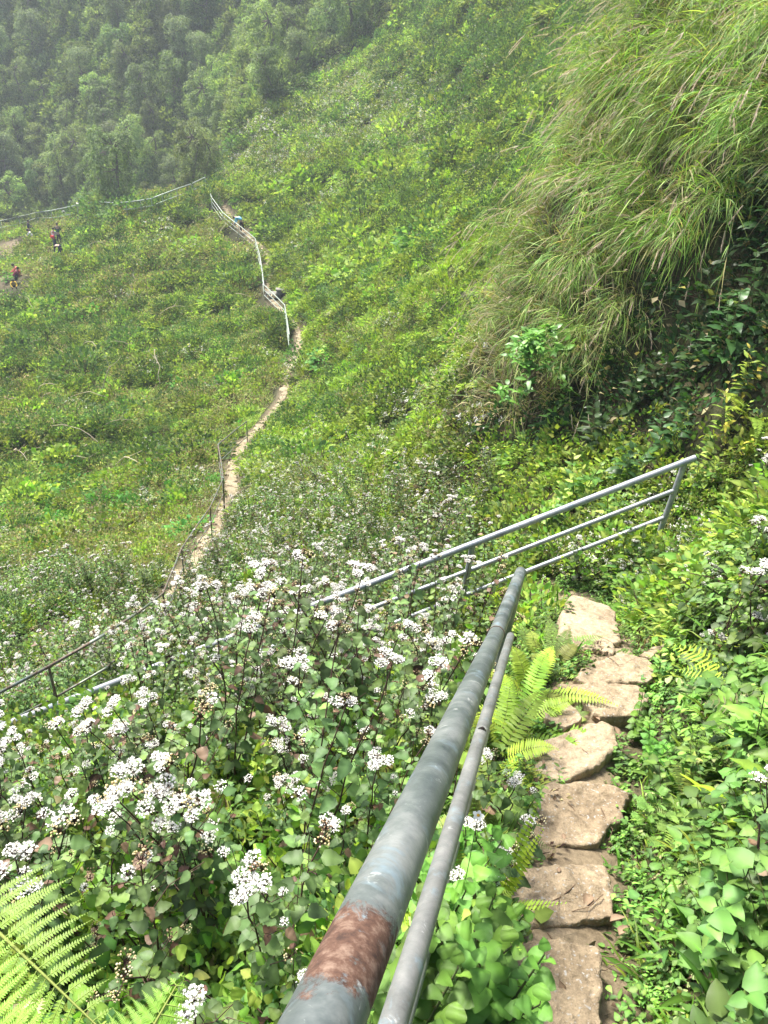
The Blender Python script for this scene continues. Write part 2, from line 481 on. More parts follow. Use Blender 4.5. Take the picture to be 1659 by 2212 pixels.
def pipe_mat(name, spots=(), base=((0.14, 0.165, 0.16), (0.235, 0.255, 0.25), (0.36, 0.375, 0.36)), rust_lo=0.60, hole=None):
    m, nt, out = new_mat(name)
    p = pos(nt)
    n1 = noise(nt, 6, 6, 0.72, p, 0.4); n2 = noise(nt, 46, 5, 0.7, p); n3 = noise(nt, 3.0, 3, 0.6, p)
    c = ramp(nt, n1, [(0.32, base[0]), (0.5, base[1]), (0.68, base[2])])
    c = mixc(nt, 0.5, c, ramp(nt, n2, [(0.3, (0.62, 0.68, 0.70)), (0.65, (1.12, 1.1, 1.08))]), 'MULTIPLY')
    # galvanised blue-grey bloom and pale scuffs
    c = mixc(nt, ramp(nt, noise(nt, 13, 5, 0.7, p, 0.5), [(0.55, (0, 0, 0)), (0.68, (0.8, 0.8, 0.8))]), c, (0.20, 0.27, 0.31))
    c = mixc(nt, ramp(nt, noise(nt, 22, 5, 0.75, p, 0.8), [(0.62, (0, 0, 0)), (0.70, (0.75, 0.75, 0.75))]), c, (0.50, 0.52, 0.50))
    rust = ramp(nt, n3, [(rust_lo, (0, 0, 0)), (rust_lo + 0.07, (1, 1, 1))])
    rust = math_(nt, 'MULTIPLY', rust, ramp(nt, n2, [(0.35, (0.2, 0.2, 0.2)), (0.6, (1, 1, 1))]))
    for (s, r) in spots:
        d = nt.nodes.new('ShaderNodeVectorMath'); d.operation = 'DISTANCE'
        ln(nt, p, d.inputs[0]); d.inputs[1].default_value = tuple(s)
        k = math_(nt, 'ADD', math_(nt, 'DIVIDE', d.outputs['Value'], r), math_(nt, 'MULTIPLY_ADD', noise(nt, 24, 6, 0.75, p, 0.6), 2.6, -1.3))
        k = ramp(nt, k, [(0.75, (1, 1, 1)), (1.0, (0, 0, 0))])
        rust = math_(nt, 'MAXIMUM', rust, k)
    rc = ramp(nt, noise(nt, 60, 4, 0.7, p), [(0.35, (0.045, 0.024, 0.017)), (0.5, (0.10, 0.052, 0.034)), (0.68, (0.22, 0.15, 0.11))])
    c = mixc(nt, rust, c, rc)
    if hole is not None:
        d = nt.nodes.new('ShaderNodeVectorMath'); d.operation = 'DISTANCE'
        ln(nt, p, d.inputs[0]); d.inputs[1].default_value = tuple(hole)
        k = ramp(nt, math_(nt, 'DIVIDE', d.outputs['Value'], 0.03), [(0.42, (1, 1, 1)), (0.52, (0, 0, 0))])
        c = mixc(nt, k, c, (0.01, 0.01, 0.01))  # round spot painted near-black for the shade within the drilled hole
    pr = nt.nodes.new('ShaderNodeBsdfPrincipled'); ln(nt, c, pr.inputs['Base Color'])
    pr.inputs['Metallic'].default_value = 0.25
    ln(nt, math_(nt, 'MULTIPLY_ADD', rust, 0.4, 0.42), pr.inputs['Roughness'])
    b = nt.nodes.new('ShaderNodeBump'); b.inputs['Strength'].default_value = 0.25; b.inputs['Distance'].default_value = 0.002
    ln(nt, math_(nt, 'ADD', n2, rust), b.inputs['Height']); ln(nt, b.outputs[0], pr.inputs['Normal'])
    ln(nt, pr.outputs[0], out.inputs['Surface'])
    return m

def plain(name, c, rough=0.8, vary=0.25, scale=12):
    m, nt, out = new_mat(name)
    n = noise(nt, scale, 4, 0.6, pos(nt))
    c2 = mixc(nt, n, tuple(x * (1 - vary) for x in c), tuple(min(1, x * (1 + vary)) for x in c))
    pr = nt.nodes.new('ShaderNodeBsdfPrincipled'); ln(nt, c2, pr.inputs['Base Color'])
    pr.inputs['Roughness'].default_value = rough; pr.inputs['Specular IOR Level'].default_value = 0.25
    ln(nt, pr.outputs[0], out.inputs['Surface'])
    return m

# ------------------------------------------------------------------ ground sheet
def axis(lo, hi, s0=0.055, k=0.0125):
    out = [0.0]
    while out[-1] < hi: out.append(out[-1] + s0 + k * abs(out[-1]))
    neg = [0.0]
    while neg[-1] > lo: neg.append(neg[-1] - s0 - k * abs(neg[-1]))
    return np.array(neg[:0:-1] + out)
gx = axis(-125, 75); gy = axis(-6, 200, 0.055, 0.0105)
GX, GY = np.meshgrid(gx, gy)
GZ = T(GX, GY)
gd, _ = path_dist(GX, GY)
# bare soil: the path, and worn patches on the left slope where people are working
bare = np.clip(1.25 - gd / 0.30, 0, 1)
BARE_SPOTS = []
for (a, b, r) in [(60,500,3.2),(130,480,2.6),(20,540,3.5),(45,835,1.2),(85,800,0.8),(190,600,1.2),(10,600,2.0),(1400,1330,0.22)]:
    h_ = hit(a, b); BARE_SPOTS.append((h_, r))
    bare = np.maximum(bare, np.clip(1.1 - np.hypot(GX - h_[0], GY - h_[1]) / r, 0, 1))
g = Geo()
ny, nx = GX.shape
I = np.arange(ny * nx).reshape(ny, nx)
g.add(np.stack([GX, GY, GZ], -1).reshape(-1, 3), np.stack([I[:-1, :-1], I[:-1, 1:], I[1:, 1:], I[1:, :-1]], -1).reshape(-1, 4), (0.1, 0.1, 0.1))
ground = g.obj('ground', ground_mat(), smooth=True)
at = ground.data.attributes.new('bare', 'FLOAT', 'POINT'); at.data.foreach_set('value', bare.ravel())
meta(ground, kind='structure')

# the worn path: a soil sheet a few millimetres above the ground
pg = Geo()
tn = norm(np.gradient(path_xy, axis=0)); nn = np.stack([-tn[:, 1], tn[:, 0]], 1)
cols = np.array([-0.27, -0.2, -0.1, 0, 0.1, 0.2, 0.27])
wob = np.where(path_s > 14, 0.5, 1.0) * (0.75 + 0.5 * fbm(path_s * 1.3, path_s * 0, 3))
PX = path_xy[:, None] + nn[:, None] * (cols[None] * wob[:, None])[..., None]
PZ = T(PX[..., 0], PX[..., 1]) + np.array([-0.04, 0.008, 0.02, 0.024, 0.02, 0.008, -0.04])[None] + (fbm(PX[..., 0] * 8, PX[..., 1] * 8) - 0.5) * 0.03
n0, n1_ = PX.shape[:2]
I = np.arange(n0 * n1_).reshape(n0, n1_)
pg.add(np.c_[PX.reshape(-1, 2), PZ.ravel()], np.stack([I[:-1, :-1], I[:-1, 1:], I[1:, 1:], I[1:, :-1]], -1).reshape(-1, 4), (0.3, 0.25, 0.2))
m_, nt_, out_ = new_mat('path_soil')
c_, a1, a2, a3 = soil_nodes(nt_, 0.72)
pr_ = nt_.nodes.new('ShaderNodeBsdfPrincipled'); ln(nt_, c_, pr_.inputs['Base Color']); pr_.inputs['Roughness'].default_value = 0.95
pr_.inputs['Specular IOR Level'].default_value = 0.1
b_ = nt_.nodes.new('ShaderNodeBump'); b_.inputs['Strength'].default_value = 0.7; b_.inputs['Distance'].default_value = 0.015
ln(nt_, a2, b_.inputs['Height']); ln(nt_, b_.outputs[0], pr_.inputs['Normal']); ln(nt_, pr_.outputs[0], out_.inputs['Surface'])
meta(pg.obj('path', m_, smooth=True), kind='structure')

# ------------------------------------------------------------------ stones
def poly_sdf(X, Y, poly):
    d = np.full(X.shape, 1e9); inside = np.zeros(X.shape, bool)
    n = len(poly)
    for i in range(n):
        ax, ay = poly[i]; bx, by = poly[(i + 1) % n]
        ex, ey = bx - ax, by - ay
        t = np.clip(((X - ax) * ex + (Y - ay) * ey) / (ex * ex + ey * ey + 1e-12), 0, 1)
        d = np.minimum(d, np.hypot(X - ax - t * ex, Y - ay - t * ey))
        c = ((ay > Y) != (by > Y)) & (X < (bx - ax) * (Y - ay) / (by - ay + 1e-12) + ax)
        inside ^= c
    return np.where(inside, d, -d)

def stone_geo(poly, zfn, n=56, depth=0.22, edge=0.03, rough=0.02, seed=0, fs=7.0):
    poly = np.asarray(poly, float)
    lo = poly.min(0) - 0.05; hi = poly.max(0) + 0.05
    xs = np.linspace(lo[0], hi[0], n); ys = np.linspace(lo[1], hi[1], n)
    X, Y = np.meshgrid(xs, ys)
    s = poly_sdf(X, Y, poly)
    s = s + (fbm(X * 9 + seed, Y * 9 + seed, 4) - 0.5) * edge * 2.6 + (fbm(X * 38 + seed, Y * 38, 2) - 0.5) * edge * 0.5
    z0 = zfn(X, Y)
    nz = (fbm(X * fs + seed * 3, Y * fs, 5) - 0.5) * rough * 2.6 + (fbm(X * 30 + seed, Y * 30, 3) - 0.5) * rough * 0.6
    e = np.clip(s / edge, -1, 1)
    zt = z0 + nz * np.clip(e, 0, 1) - edge * 0.7 * (1 - np.sqrt(np.clip(1 - (1 - np.clip(e, 0, 1)) ** 2, 0, 1)))
    zt = np.where(s < 0, zt + s / (edge * 0.5) * depth, zt)
    keep = s > -edge * 0.5
    I = np.arange(n * n).reshape(n, n)
    F = np.stack([I[:-1, :-1], I[:-1, 1:], I[1:, 1:], I[1:, :-1]], -1).reshape(-1, 4)
    F = F[keep.ravel()[F].all(1)]
    used = np.unique(F); mp = -np.ones(n * n, int); mp[used] = np.arange(len(used))
    V = np.stack([X, Y, zt], -1).reshape(-1, 3)[used]
    return V, mp[F]

STEPS = [
 ([(1040,2330),(1045,2110),(1105,2050),(1200,2030),(1285,2050),(1310,2130),(1300,2330)], 'lowest sandy step stone at the bottom edge beside the handrail, pitted and half in shade'),
 ([(1060,1985),(1072,1885),(1170,1862),(1305,1866),(1332,1900),(1325,1975),(1240,2000),(1110,2005)], 'flat sandy step stone under the small fern frond, second from the bottom of the stair'),
 ([(1118,1800),(1128,1722),(1190,1690),(1270,1683),(1330,1692),(1374,1712),(1345,1775),(1290,1815),(1210,1835),(1150,1815)], 'wide sandy step stone with a grass tuft at its far edge, third from the bottom'),
 ([(1150,1665),(1162,1602),(1205,1583),(1300,1553),(1338,1570),(1328,1620),(1285,1650),(1225,1692),(1165,1690)], 'sandy step stone with grey chips in its raised right corner'),
 ([(1212,1478),(1290,1468),(1380,1478),(1398,1500),(1392,1548),(1300,1545),(1250,1512)], 'smooth pale step stone directly below the topmost but one flat slab'),
 ([(1236,1462),(1268,1430),(1340,1408),(1400,1420),(1424,1442),(1400,1474),(1270,1474)], 'broad pale step stone behind the bright green weed patch, next after the tilted slab'),
 ([(1205,1370),(1222,1298),(1240,1284),(1322,1308),(1344,1372),(1322,1408),(1270,1402)], 'large tilted slab stone at the far end of the stair near the fence corner'),
 ([(1166,1512),(1215,1504),(1250,1530),(1258,1548),(1220,1568),(1176,1552)], 'small wedge shaped stone left of the pale steps beside the ferns'),
 ([(1380,1412),(1438,1386),(1450,1400),(1424,1424)], 'smallest pale stone at the right end of the broad step'),
]
step_polys = []
for k, (pp, lab) in enumerate(STEPS):
    pa = np.array(pp, float)
    cpx = pa[:, 0].mean(), pa[:, 1].mean()
    c0 = hit(*cpx)
    tilt = (0.30, 0.28, 0.30, 0.30, 0.28, 0.3, 0.42, 0.4, 0.4)[k]
    zc = c0[2] + 0.075
    nrm = np.array([0.03, tilt, 1.0])
    pw = []
    for (a, b) in pp:
        r_ = ray(a, b)
        t_ = (nrm @ np.array([c0[0], c0[1], zc])) / (nrm @ r_)
        pw.append((r_ * t_)[:2])
    step_polys.append(np.array(pw))
    g = Geo()
    V, F = stone_geo(pw, lambda X, Y: zc - (X - c0[0]) * nrm[0] - (Y - c0[1]) * nrm[1], 90, 0.25, 0.022, 0.022, 11 * k + 3)
    V = V - c0
    g.add(V, F, (0.3, 0.25, 0.2))
    o = g.obj('step_stone', STONE, smooth=True); o.location = c0
    meta(o, lab, 'stone')

# flat stones set in the far path: one mesh kind per variant, every stone an object
flat_meshes = []
for k in range(8):
    a = np.sort(R.uniform(0, 2 * pi, 9)); rr = R.uniform(0.8, 1.15, 9)
    poly = np.stack([np.cos(a) * 0.23 * rr, np.sin(a) * 0.19 * rr], 1)
    V, F = stone_geo(poly, lambda X, Y: X * 0, 16, 0.12, 0.03, 0.012, k * 5)
    g = Geo(); g.add(V, F, (0.3, 0.25, 0.2)); flat_meshes.append(g.mesh('path_stone', STONE_FAR, True))
i0 = int(np.argmin(np.hypot(path_xy[:, 0] - far_pts[0][0], path_xy[:, 1] - far_pts[0][1])))
s_ = path_s[i0]
cnt = 0
while s_ < path_s[-1] - 0.2 and cnt < 260:
    c2 = np.array([np.interp(s_, path_s, path_xy[:, 0]), np.interp(s_, path_s, path_xy[:, 1])])
    t2 = np.array([np.interp(s_, path_s, tn[:, 0]), np.interp(s_, path_s, tn[:, 1])])
    off = R.normal(0, 0.035)
    c2 = c2 + np.array([-t2[1], t2[0]]) * off
    z = float(T(*c2)[0]) + 0.055
    dz = float(T(*(c2 + t2 * 0.2))[0] - T(*(c2 - t2 * 0.2))[0]) / 0.4
    o = bpy.data.objects.new('path_stone', flat_meshes[cnt % 8]); C.objects.link(o)
    o.location = (c2[0], c2[1], z)
    o.rotation_euler = (0, -math.atan(dz) * 0.6, math.atan2(t2[1], t2[0]))
    o.scale = (R.uniform(0.85, 1.25), R.uniform(0.9, 1.35), 1.1)
    meta(o, 'flat pinkish paving stone set in the narrow path winding along the hillside', 'stone', 'flat stones set in the winding hillside path')
    s_ += R.uniform(0.34, 0.5); cnt += 1

# ------------------------------------------------------------------ pipe railings
def pt_on_plane(px, py, A, B):
    """point of a picture ray in the vertical plane through A and B"""
    n = np.cross(B - A, np.array([0, 0, 1.0])); r_ = ray(px, py)
    return r_ * ((A @ n) / (r_ @ n))

FAR_PIPE = pipe_mat('weathered_green_grey_pipe', base=((0.26, 0.31, 0.26), (0.36, 0.41, 0.34), (0.46, 0.52, 0.44)), rust_lo=0.62)
MID_PIPE = pipe_mat('dull_olive_pipe', base=((0.08, 0.10, 0.08), (0.13, 0.155, 0.12), (0.18, 0.21, 0.17)), rust_lo=0.45)
SILVER = pipe_mat('silver_painted_pipe', base=((0.22, 0.24, 0.26), (0.31, 0.33, 0.35), (0.42, 0.43, 0.45)), rust_lo=0.64)

# the near handrail
OD = 0.029
A_ = P(770, 2050, 0.66); B_ = P(1072, 1370, 2.85); E_ = P(1125, 1236, 4.05)
A0_ = A_ + (A_ - B_) * 0.55
rust_pt = P(738, 2098, 0.625)
def unit_(v): return v / np.linalg.norm(v)
R2a, R2b = P(868, 2150, 1.15), P(1103, 1374, 4.0)
_r = unit_(ray(1047, 1590)); _d = unit_(R2b - R2a); _c = np.cross(_r, _d); _c /= np.linalg.norm(_c)
_s = np.linalg.solve(np.stack([_r, -_d, _c], 1), R2a)
hole_pt = R2a + _d * _s[1]
hole_pt = hole_pt - unit_(np.cross(np.cross(_d, _r), _d) * -1 if (np.cross(np.cross(_d, _r), _d) @ _r) < 0 else np.cross(np.cross(_d, _r), _d)) * 0.0195
print('HOLE', hole_pt, proj(hole_pt))
NEAR = pipe_mat('worn_galvanised_pipe', spots=[(rust_pt + (B_ - A_) / np.linalg.norm(B_ - A_) * -0.0, 0.072)], rust_lo=0.76, base=((0.05, 0.066, 0.068), (0.12, 0.14, 0.14), (0.25, 0.265, 0.26)))
NEAR2 = pipe_mat('worn_grey_pipe', base=((0.12, 0.125, 0.12), (0.19, 0.195, 0.19), (0.27, 0.275, 0.265)), rust_lo=0.70, hole=hole_pt)
hr = empty('handrail', (E_[0], E_[1], T(E_[0], E_[1])[0]), 'thick grey galvanised pipe handrail with a rust patch running down beside the stone steps', 'handrail')
hr_o = np.array(hr.location)
def rail_part(parent, name, pts, rad, mat, sides=16, origin=None):
    o_ = np.array(parent.location) if origin is None else origin
    g = Geo(); tube(g, np.asarray(pts) - o_, rad, sides, (0.3, 0.3, 0.3)); return g.obj(name, mat, parent, smooth=True)
def lerp_pts(a, b, n): return [a + (b - a) * t for t in np.linspace(0, 1, n)]
rail_part(hr, 'top_rail', lerp_pts(A0_, B_, 14) + lerp_pts(B_, E_, 6)[1:], OD, NEAR, 32)
rp = rail_part(hr, 'weld_seam', [B_ + (A_ - B_) * 0.003, B_ - (A_ - B_) * 0.003], OD * 1.08, plain('rusty_weld', (0.10, 0.075, 0.055)), 32)
base_E = np.array([E_[0], E_[1], T(E_[0], E_[1])[0] - 0.2])
rail_part(hr, 'post', [E_ + [0, 0, -0.01], base_E], 0.025, NEAR2, 20)
d2_ = R2b - R2a
R2s = [R2a - d2_ * 0.25, R2b]
rail_part(hr, 'middle_rail', R2s, 0.0205, NEAR2, 24)
g = Geo(); balls(g, [hole_pt - hr_o], 0.0085, (0.01, 0.01, 0.01), 0.8); g.obj('drilled_hole', plain('painted_hole_shadow', (0.012, 0.009, 0.007), 0.9), hr, smooth=True)  # near-black ball on the pipe, coloured as the shade inside the hole
rail_part(hr, 'lower_rail', [p_ - [0, 0, 0.43] for p_ in R2s], 0.0205, NEAR2, 20)
nb_ = A0_ + (A_ - B_) * 0.1
rail_part(hr, 'post', [nb_, np.array([nb_[0], nb_[1], T(nb_[0], nb_[1])[0] - 0.2])], 0.025, NEAR2, 20)

# railing on the far side of the switchback just below
def unit(v): return v / np.linalg.norm(v)
TR = [P(1502, 989, 6.75), P(0, 1570, 6.6)]
def on_line(A, B, t): return A + (B - A) * t
TR[1] = TR[1] + (TR[1] - TR[0]) * 0.25
post_top = on_line(TR[0], TR[1], 0.012)
g0 = float(T(post_top[0], post_top[1])[0])
fr = empty('switchback_railing', (post_top[0], post_top[1], g0), 'silver three bar railing slanting down left from its corner post behind the flowers', 'railing')
rail_part(fr, 'top_rail', [TR[0], TR[1]], 0.029, SILVER, 20)
ph_ = proj(post_top)
print('fence post top', ph_, 'ground z', g0, 'h', post_top[2] - g0, 'base px', proj([post_top[0], post_top[1], g0]))
dz_mid, dz_low = 0.30, 0.60
rail_part(fr, 'middle_rail', [post_top - [0, 0, dz_mid], TR[1] - [0, 0, dz_mid + 0.02]], 0.0205, SILVER, 16)
rail_part(fr, 'lower_rail', [post_top - [0, 0, dz_low], TR[1] - [0, 0, dz_low + 0.02]], 0.0205, SILVER, 16)
print('mid', proj(post_top - [0, 0, dz_mid]), 'low', proj(post_top - [0, 0, dz_low]), 'at', proj(on_line(TR[0], TR[1], .3) - [0, 0, dz_mid]))
for t_ in (0.012, 0.26, 0.5, 0.735, 0.97):
    p_ = on_line(TR[0], TR[1], t_)
    rail_part(fr, 'post', [p_ - [0, 0, 0.02], [p_[0], p_[1], float(T(p_[0], p_[1])[0]) - 0.2]], 0.026, SILVER, 16)

# railings along the hillside path
def hill_rail(px_list, h, label, mat, r_top, bars=(0.33, 0.66), posts=None, start=None, sink=0.15):
    pts = [hit(a, b, lambda x, y: T(x, y) + h) for (a, b) in px_list]
    if start is not None: pts = [start] + pts
    o = empty('railing', (pts[0][0], pts[0][1], pts[0][2] - h), label, 'railing', 'pipe railings along the winding hillside path')
    rail_part(o, 'top_rail', pts, r_top, mat, 8)
    for bz in bars:
        rail_part(o, 'lower_rail', [p - [0, 0, h * bz] for p in pts], r_top * 0.75, mat, 8)
    for k, p in enumerate(pts):
        if posts is None or k in posts:
            rail_part(o, 'post', [p - [0, 0, r_top], [p[0], p[1], float(T(p[0], p[1])[0]) - sink]], r_top * 0.85, mat, 8)
    return pts
hill_rail([(-25,1509),(105,1440),(213,1378),(300,1322),(352,1282),(373,1232),(392,1185),(422,1140),(454,1096),(481,1036)], 0.95,
          'dull olive railing rising behind the white flowers to the path bend', MID_PIPE, 0.015, (0.42,), (1, 4, 6, 8, 9))
hill_rail([(482,1034),(478,1000),(471,960),(500,936),(533,910)], 0.95,
          'short olive railing with a kink at the bend of the stone path', MID_PIPE, 0.02, (0.62,), (0, 2, 4))
hill_rail([(625,723),(620,690),(615,659),(592,636),(570,615),(566,580),(561,550),(551,515),(533,500),(515,486),(497,472),(481,459),(468,441),(457,426),(450,404),(443,383)], 0.95,
          'long pale railing beside the upper path from the culvert to the ridge corner', FAR_PIPE, 0.027, (0.33, 0.66), (2, 4, 7, 9, 11, 13, 15))
hill_rail([(443,383),(414,397),(382,408),(350,420),(327,429),(303,433),(272,437),(243,438),(215,436),(190,438)], 1.3,
          'pale railing along the ridge crest running left from the corner post', FAR_PIPE, 0.045, (0.42,))
hill_rail([(166,443),(140,449),(110,455),(77,459),(40,468),(0,477),(-30,482)], 1.5,
          'pale railing at the far left end of the ridge crest beyond the gap', FAR_PIPE, 0.05, (0.45,))

# concrete culvert headwall where the path crosses the gully
cu = hit(592, 640) + np.array([0.25, -0.3, 0.3])
CONC = plain('stained_concrete', (0.20, 0.195, 0.165), 0.9, 0.35, 6)
DARKH = plain('painted_culvert_shadow', (0.02, 0.02, 0.018), 0.95)  # near-black colour stands in for the shade inside the drain mouth
ct = empty('culvert', cu, 'grey concrete culvert headwall with a round drain mouth where the path crosses', 'culvert')
def box_geo(lo, hi, bev=0.0):
    bmv = np.array([(x, y, z) for x in (lo[0], hi[0]) for y in (lo[1], hi[1]) for z in (lo[2], hi[2])], float)
    f = np.array([(0,1,3,2),(4,6,7,5),(0,4,5,1),(2,3,7,6),(0,2,6,4),(1,5,7,3)])
    return bmv, f
g = Geo()
# headwall with a round opening: ring of quads from a square frame to the hole
def headwall(g, x0, x1, z0, z1, cx, cz, r, y0, y1, n=24):
    th = np.arange(n) / n * 2 * pi
    cir = np.stack([cx + np.cos(th) * r, cz + np.sin(th) * r], 1)
    out = []
    for t in th:
        dx, dz = math.cos(t), math.sin(t)
        k = min([(x1 - cx) / dx if dx > 1e-6 else 1e9, (x0 - cx) / dx if dx < -1e-6 else 1e9, (z1 - cz) / dz if dz > 1e-6 else 1e9, (z0 - cz) / dz if dz < -1e-6 else 1e9])
        out.append((cx + dx * k, cz + dz * k))
    out = np.array(out)
    V = np.concatenate([np.c_[c_[:, 0], np.full(n, y), c_[:, 1]] for c_, y in ((cir, y0), (out, y0), (out, y1), (cir, y1))])
    i = np.arange(n); j = (i + 1) % n
    F = np.concatenate([np.stack([a * n + i, a * n + j, b * n + j, b * n + i], 1) for a, b in ((0, 1), (1, 2), (2, 3), (3, 0))])
    g.add(V, F, (0.3, 0.3, 0.3))
headwall(g, -0.05, 1.55, -0.75, 0.28, 0.62, -0.22, 0.36, -0.15, 0.2)
g.obj('headwall', CONC, ct)
g = Geo(); V, F = box_geo((-0.12, -0.22, 0.283), (1.62, 0.25, 0.38)); g.add(V, F, (0.3, 0.3, 0.3)); g.obj('coping', CONC, ct)
g = Geo(); tube(g, [(0.62, 0.18, -0.22), (0.62, 1.2, -0.15)], 0.35, 20, (0.02, 0.02, 0.02)); g.obj('drain_pipe', DARKH, ct)
g = Geo(); V, F = stone_geo([(-0.9, -0.35), (-0.05, -0.45), (-0.05, 0.3), (-0.8, 0.35)], lambda X, Y: X * 0 + 0.08, 20, 0.6, 0.05, 0.03, 3); g.add(V, F, (0.3, .3, .3)); g.obj('apron', CONC, ct)
ct.rotation_euler = (0, 0, 0.12); ct.scale = (0.8, 0.8, 0.8)

# ------------------------------------------------------------------ plants: shapes
def rnd_unit(n, zlo=-1.0, zhi=1.0):
    z = R.uniform(zlo, zhi, n); a = R.uniform(0, 2 * pi, n); r = np.sqrt(1 - z * z)
    return np.stack([r * np.cos(a), r * np.sin(a), z], 1)
def colmix(cols, n, w=None):
    cols = np.array(cols, float)
    k = R.choice(len(cols), n, p=w)
    return cols[k] * R.uniform(0.8, 1.2, (n, 1))

G_MID = [(0.19, 0.265, 0.050), (0.25, 0.32, 0.060), (0.135, 0.205, 0.042), (0.30, 0.35, 0.075)]
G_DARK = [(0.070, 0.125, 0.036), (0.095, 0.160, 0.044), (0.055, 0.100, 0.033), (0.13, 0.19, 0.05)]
G_LIME = [(0.28, 0.41, 0.045), (0.36, 0.48, 0.055), (0.21, 0.34, 0.042), (0.40, 0.49, 0.075)]
G_GREY = [(0.22, 0.265, 0.10), (0.26, 0.30, 0.12), (0.17, 0.22, 0.085)]
G_DRY = [(0.27, 0.225, 0.125), (0.20, 0.16, 0.09), (0.34, 0.29, 0.17)]
BROWN = [(0.075, 0.042, 0.032), (0.10, 0.06, 0.045), (0.055, 0.033, 0.027)]
WHITE = (0.86, 0.85, 0.79)
CREAM = [(0.62, 0.56, 0.30), (0.55, 0.44, 0.22), (0.68, 0.64, 0.42)]

def clump(n, rad, h, lsize, cols, prof='ovate', twigs=14, dry=0.0, whites=0, up=0.55, nseg=2, twigcol=BROWN, aspect=0.62, shell=0.5):
    """a low mound of leafy shoots: leaves gathered on shoot tips through the volume"""
    g = Geo()
    ns = max(8, n // 12)
    d = rnd_unit(ns, 0.05, 1.0)
    rr = R.uniform(shell, 1.0, (ns, 1)) ** 0.6
    tips = d * rr * np.array([rad, rad, h])
    tips[:, 2] *= R.uniform(0.75, 1.25, ns)
    base = tips * np.array([0.25, 0.25, 0.0])
    kk = R.choice(ns, min(ns, twigs * 2), replace=False)
    sticks(g, base[kk], tips[kk], 0.012 * rad + 0.002, 0.004 * rad + 0.001, colmix(twigcol, len(kk)), 0.12, 3, 1)
    own = R.integers(0, ns, n)
    off = R.normal(0, 0.14 * rad, (n, 3))
    Pb = tips[own] + off * np.array([1, 1, 0.8])
    D = norm(off + d[own] * 0.5 * rad + np.array([0, 0, 0.1 * rad]) + R.normal(0, 0.08 * rad, (n, 3)))
    U = norm(np.array([0, 0, up]) + R.normal(0, 0.35, (n, 3)))
    L = lsize * R.uniform(0.6, 1.35, n)
    C_ = colmix(cols, n)
    if dry:
        m = R.random(n) < dry; C_[m] = colmix(G_DRY, m.sum())
    leaves(g, Pb, D, U, L, L * aspect, prof, nseg, 0.12, 0.25, C_)
    if whites:
        k = R.integers(0, ns, whites)
        c = tips[k] + R.normal(0, 0.05 * rad, (whites, 3)) + np.array([0, 0, 0.10 * rad])
        # small flat topped flower heads: a little raft of petals each
        q = 5
        cc = np.repeat(c, q, 0) + R.normal(0, 0.028, (whites * q, 3)) * np.array([1, 1, 0.35]) * max(0.5, rad)
        leaves(g, cc, rnd_unit(whites * q, -0.1, 0.3), (0, 0, 1), 0.035 * max(0.5, rad), 0.03 * max(0.5, rad), 'round', 1, 0.1, 0.1,
               np.tile(WHITE, (whites * q, 1)) * R.uniform(0.6, 1.0, (whites * q, 1)), mat=2)
    return g

def grass_geo(n, h, w, spread, cols, droop=0.45, rad=0.12, lean=(0, 0, 0), nseg=4, plume=0, prof='blade'):
    g = Geo()
    a = R.uniform(0, 2 * pi, n); r = rad * np.sqrt(R.random(n))
    Pb = np.stack([np.cos(a) * r, np.sin(a) * r, np.full(n, -0.03)], 1)
    D = norm(np.stack([np.cos(a) * spread * R.uniform(0.2, 1.2, n), np.sin(a) * spread * R.uniform(0.2, 1.2, n), np.ones(n)], 1) + R.normal(0, 0.12, (n, 3)) + np.array(lean))
    L = h * R.uniform(0.55, 1.25, n)
    U = norm(np.cross(np.cross(D, np.array([0, 0, 1.0])), D) + R.normal(0, 0.2, (n, 3)))
    leaves(g, Pb, D, U, L, w * R.uniform(0.7, 1.3, n), prof, nseg, 0.2, droop * R.uniform(0.5, 1.4, n), colmix(cols, n))
    return g

def frond(g, base, dirv, length, npairs, pl, col, droop=0.5, up=(0, 0, 1), pw=0.3, taper='sword', nseg=1, rcol=(0.12, 0.10, 0.04), rach=0.002, mat=0, droopp=0.1, gap=1.0):
    """one fern frond: a bending rachis with a row of pinnae each side"""
    base = np.asarray(base, float); dirv = norm(np.asarray(dirv, float))
    t = np.linspace(0, 1, npairs + 1)
    cen = base + dirv * (length * t)[:, None] * (1 - 0.15 * droop * t[:, None]) + np.array([0, 0, -1.0]) * (length * droop * t ** 2)[:, None]
    tan = norm(np.gradient(cen, axis=0))
    S = norm(np.cross(tan, np.asarray(up, float))); Un = norm(np.cross(S, tan))
    tube(g, cen[::max(1, npairs // 6)], np.linspace(rach, rach * 0.4, len(cen[::max(1, npairs // 6)])), 3, rcol, 1, caps=False)
    if taper == 'sword': prof = np.clip(np.sin(pi * np.clip(t * 0.93 + 0.07, 0, 1) ** 0.7), 0.12, 1)
    else: prof = np.clip(1.0 - t ** 1.5, 0.08, 1) * np.clip(0.55 + t * 2.5, 0, 1)
    k = np.arange(1 if taper == 'sword' else 2, npairs + 1)
    for s in (-1, 1):
        D = S[k] * s + tan[k] * 0.28 + Un[k] * 0.05 + R.normal(0, 0.04, (len(k), 3))
        leaves(g, cen[k], D, Un[k], pl * prof[k], np.full(len(k), length / npairs * gap) * np.clip(prof[k] + 0.25, 0, 1.0), 'tooth' if taper == 'bracken' else ('lance' if nseg == 1 else 'blade'), max(2, nseg), 0.06, droopp, np.tile(col, (len(k), 1)) * R.uniform(0.88, 1.12, (len(k), 1)), mat=mat)
    return cen, tan, S, Un, prof

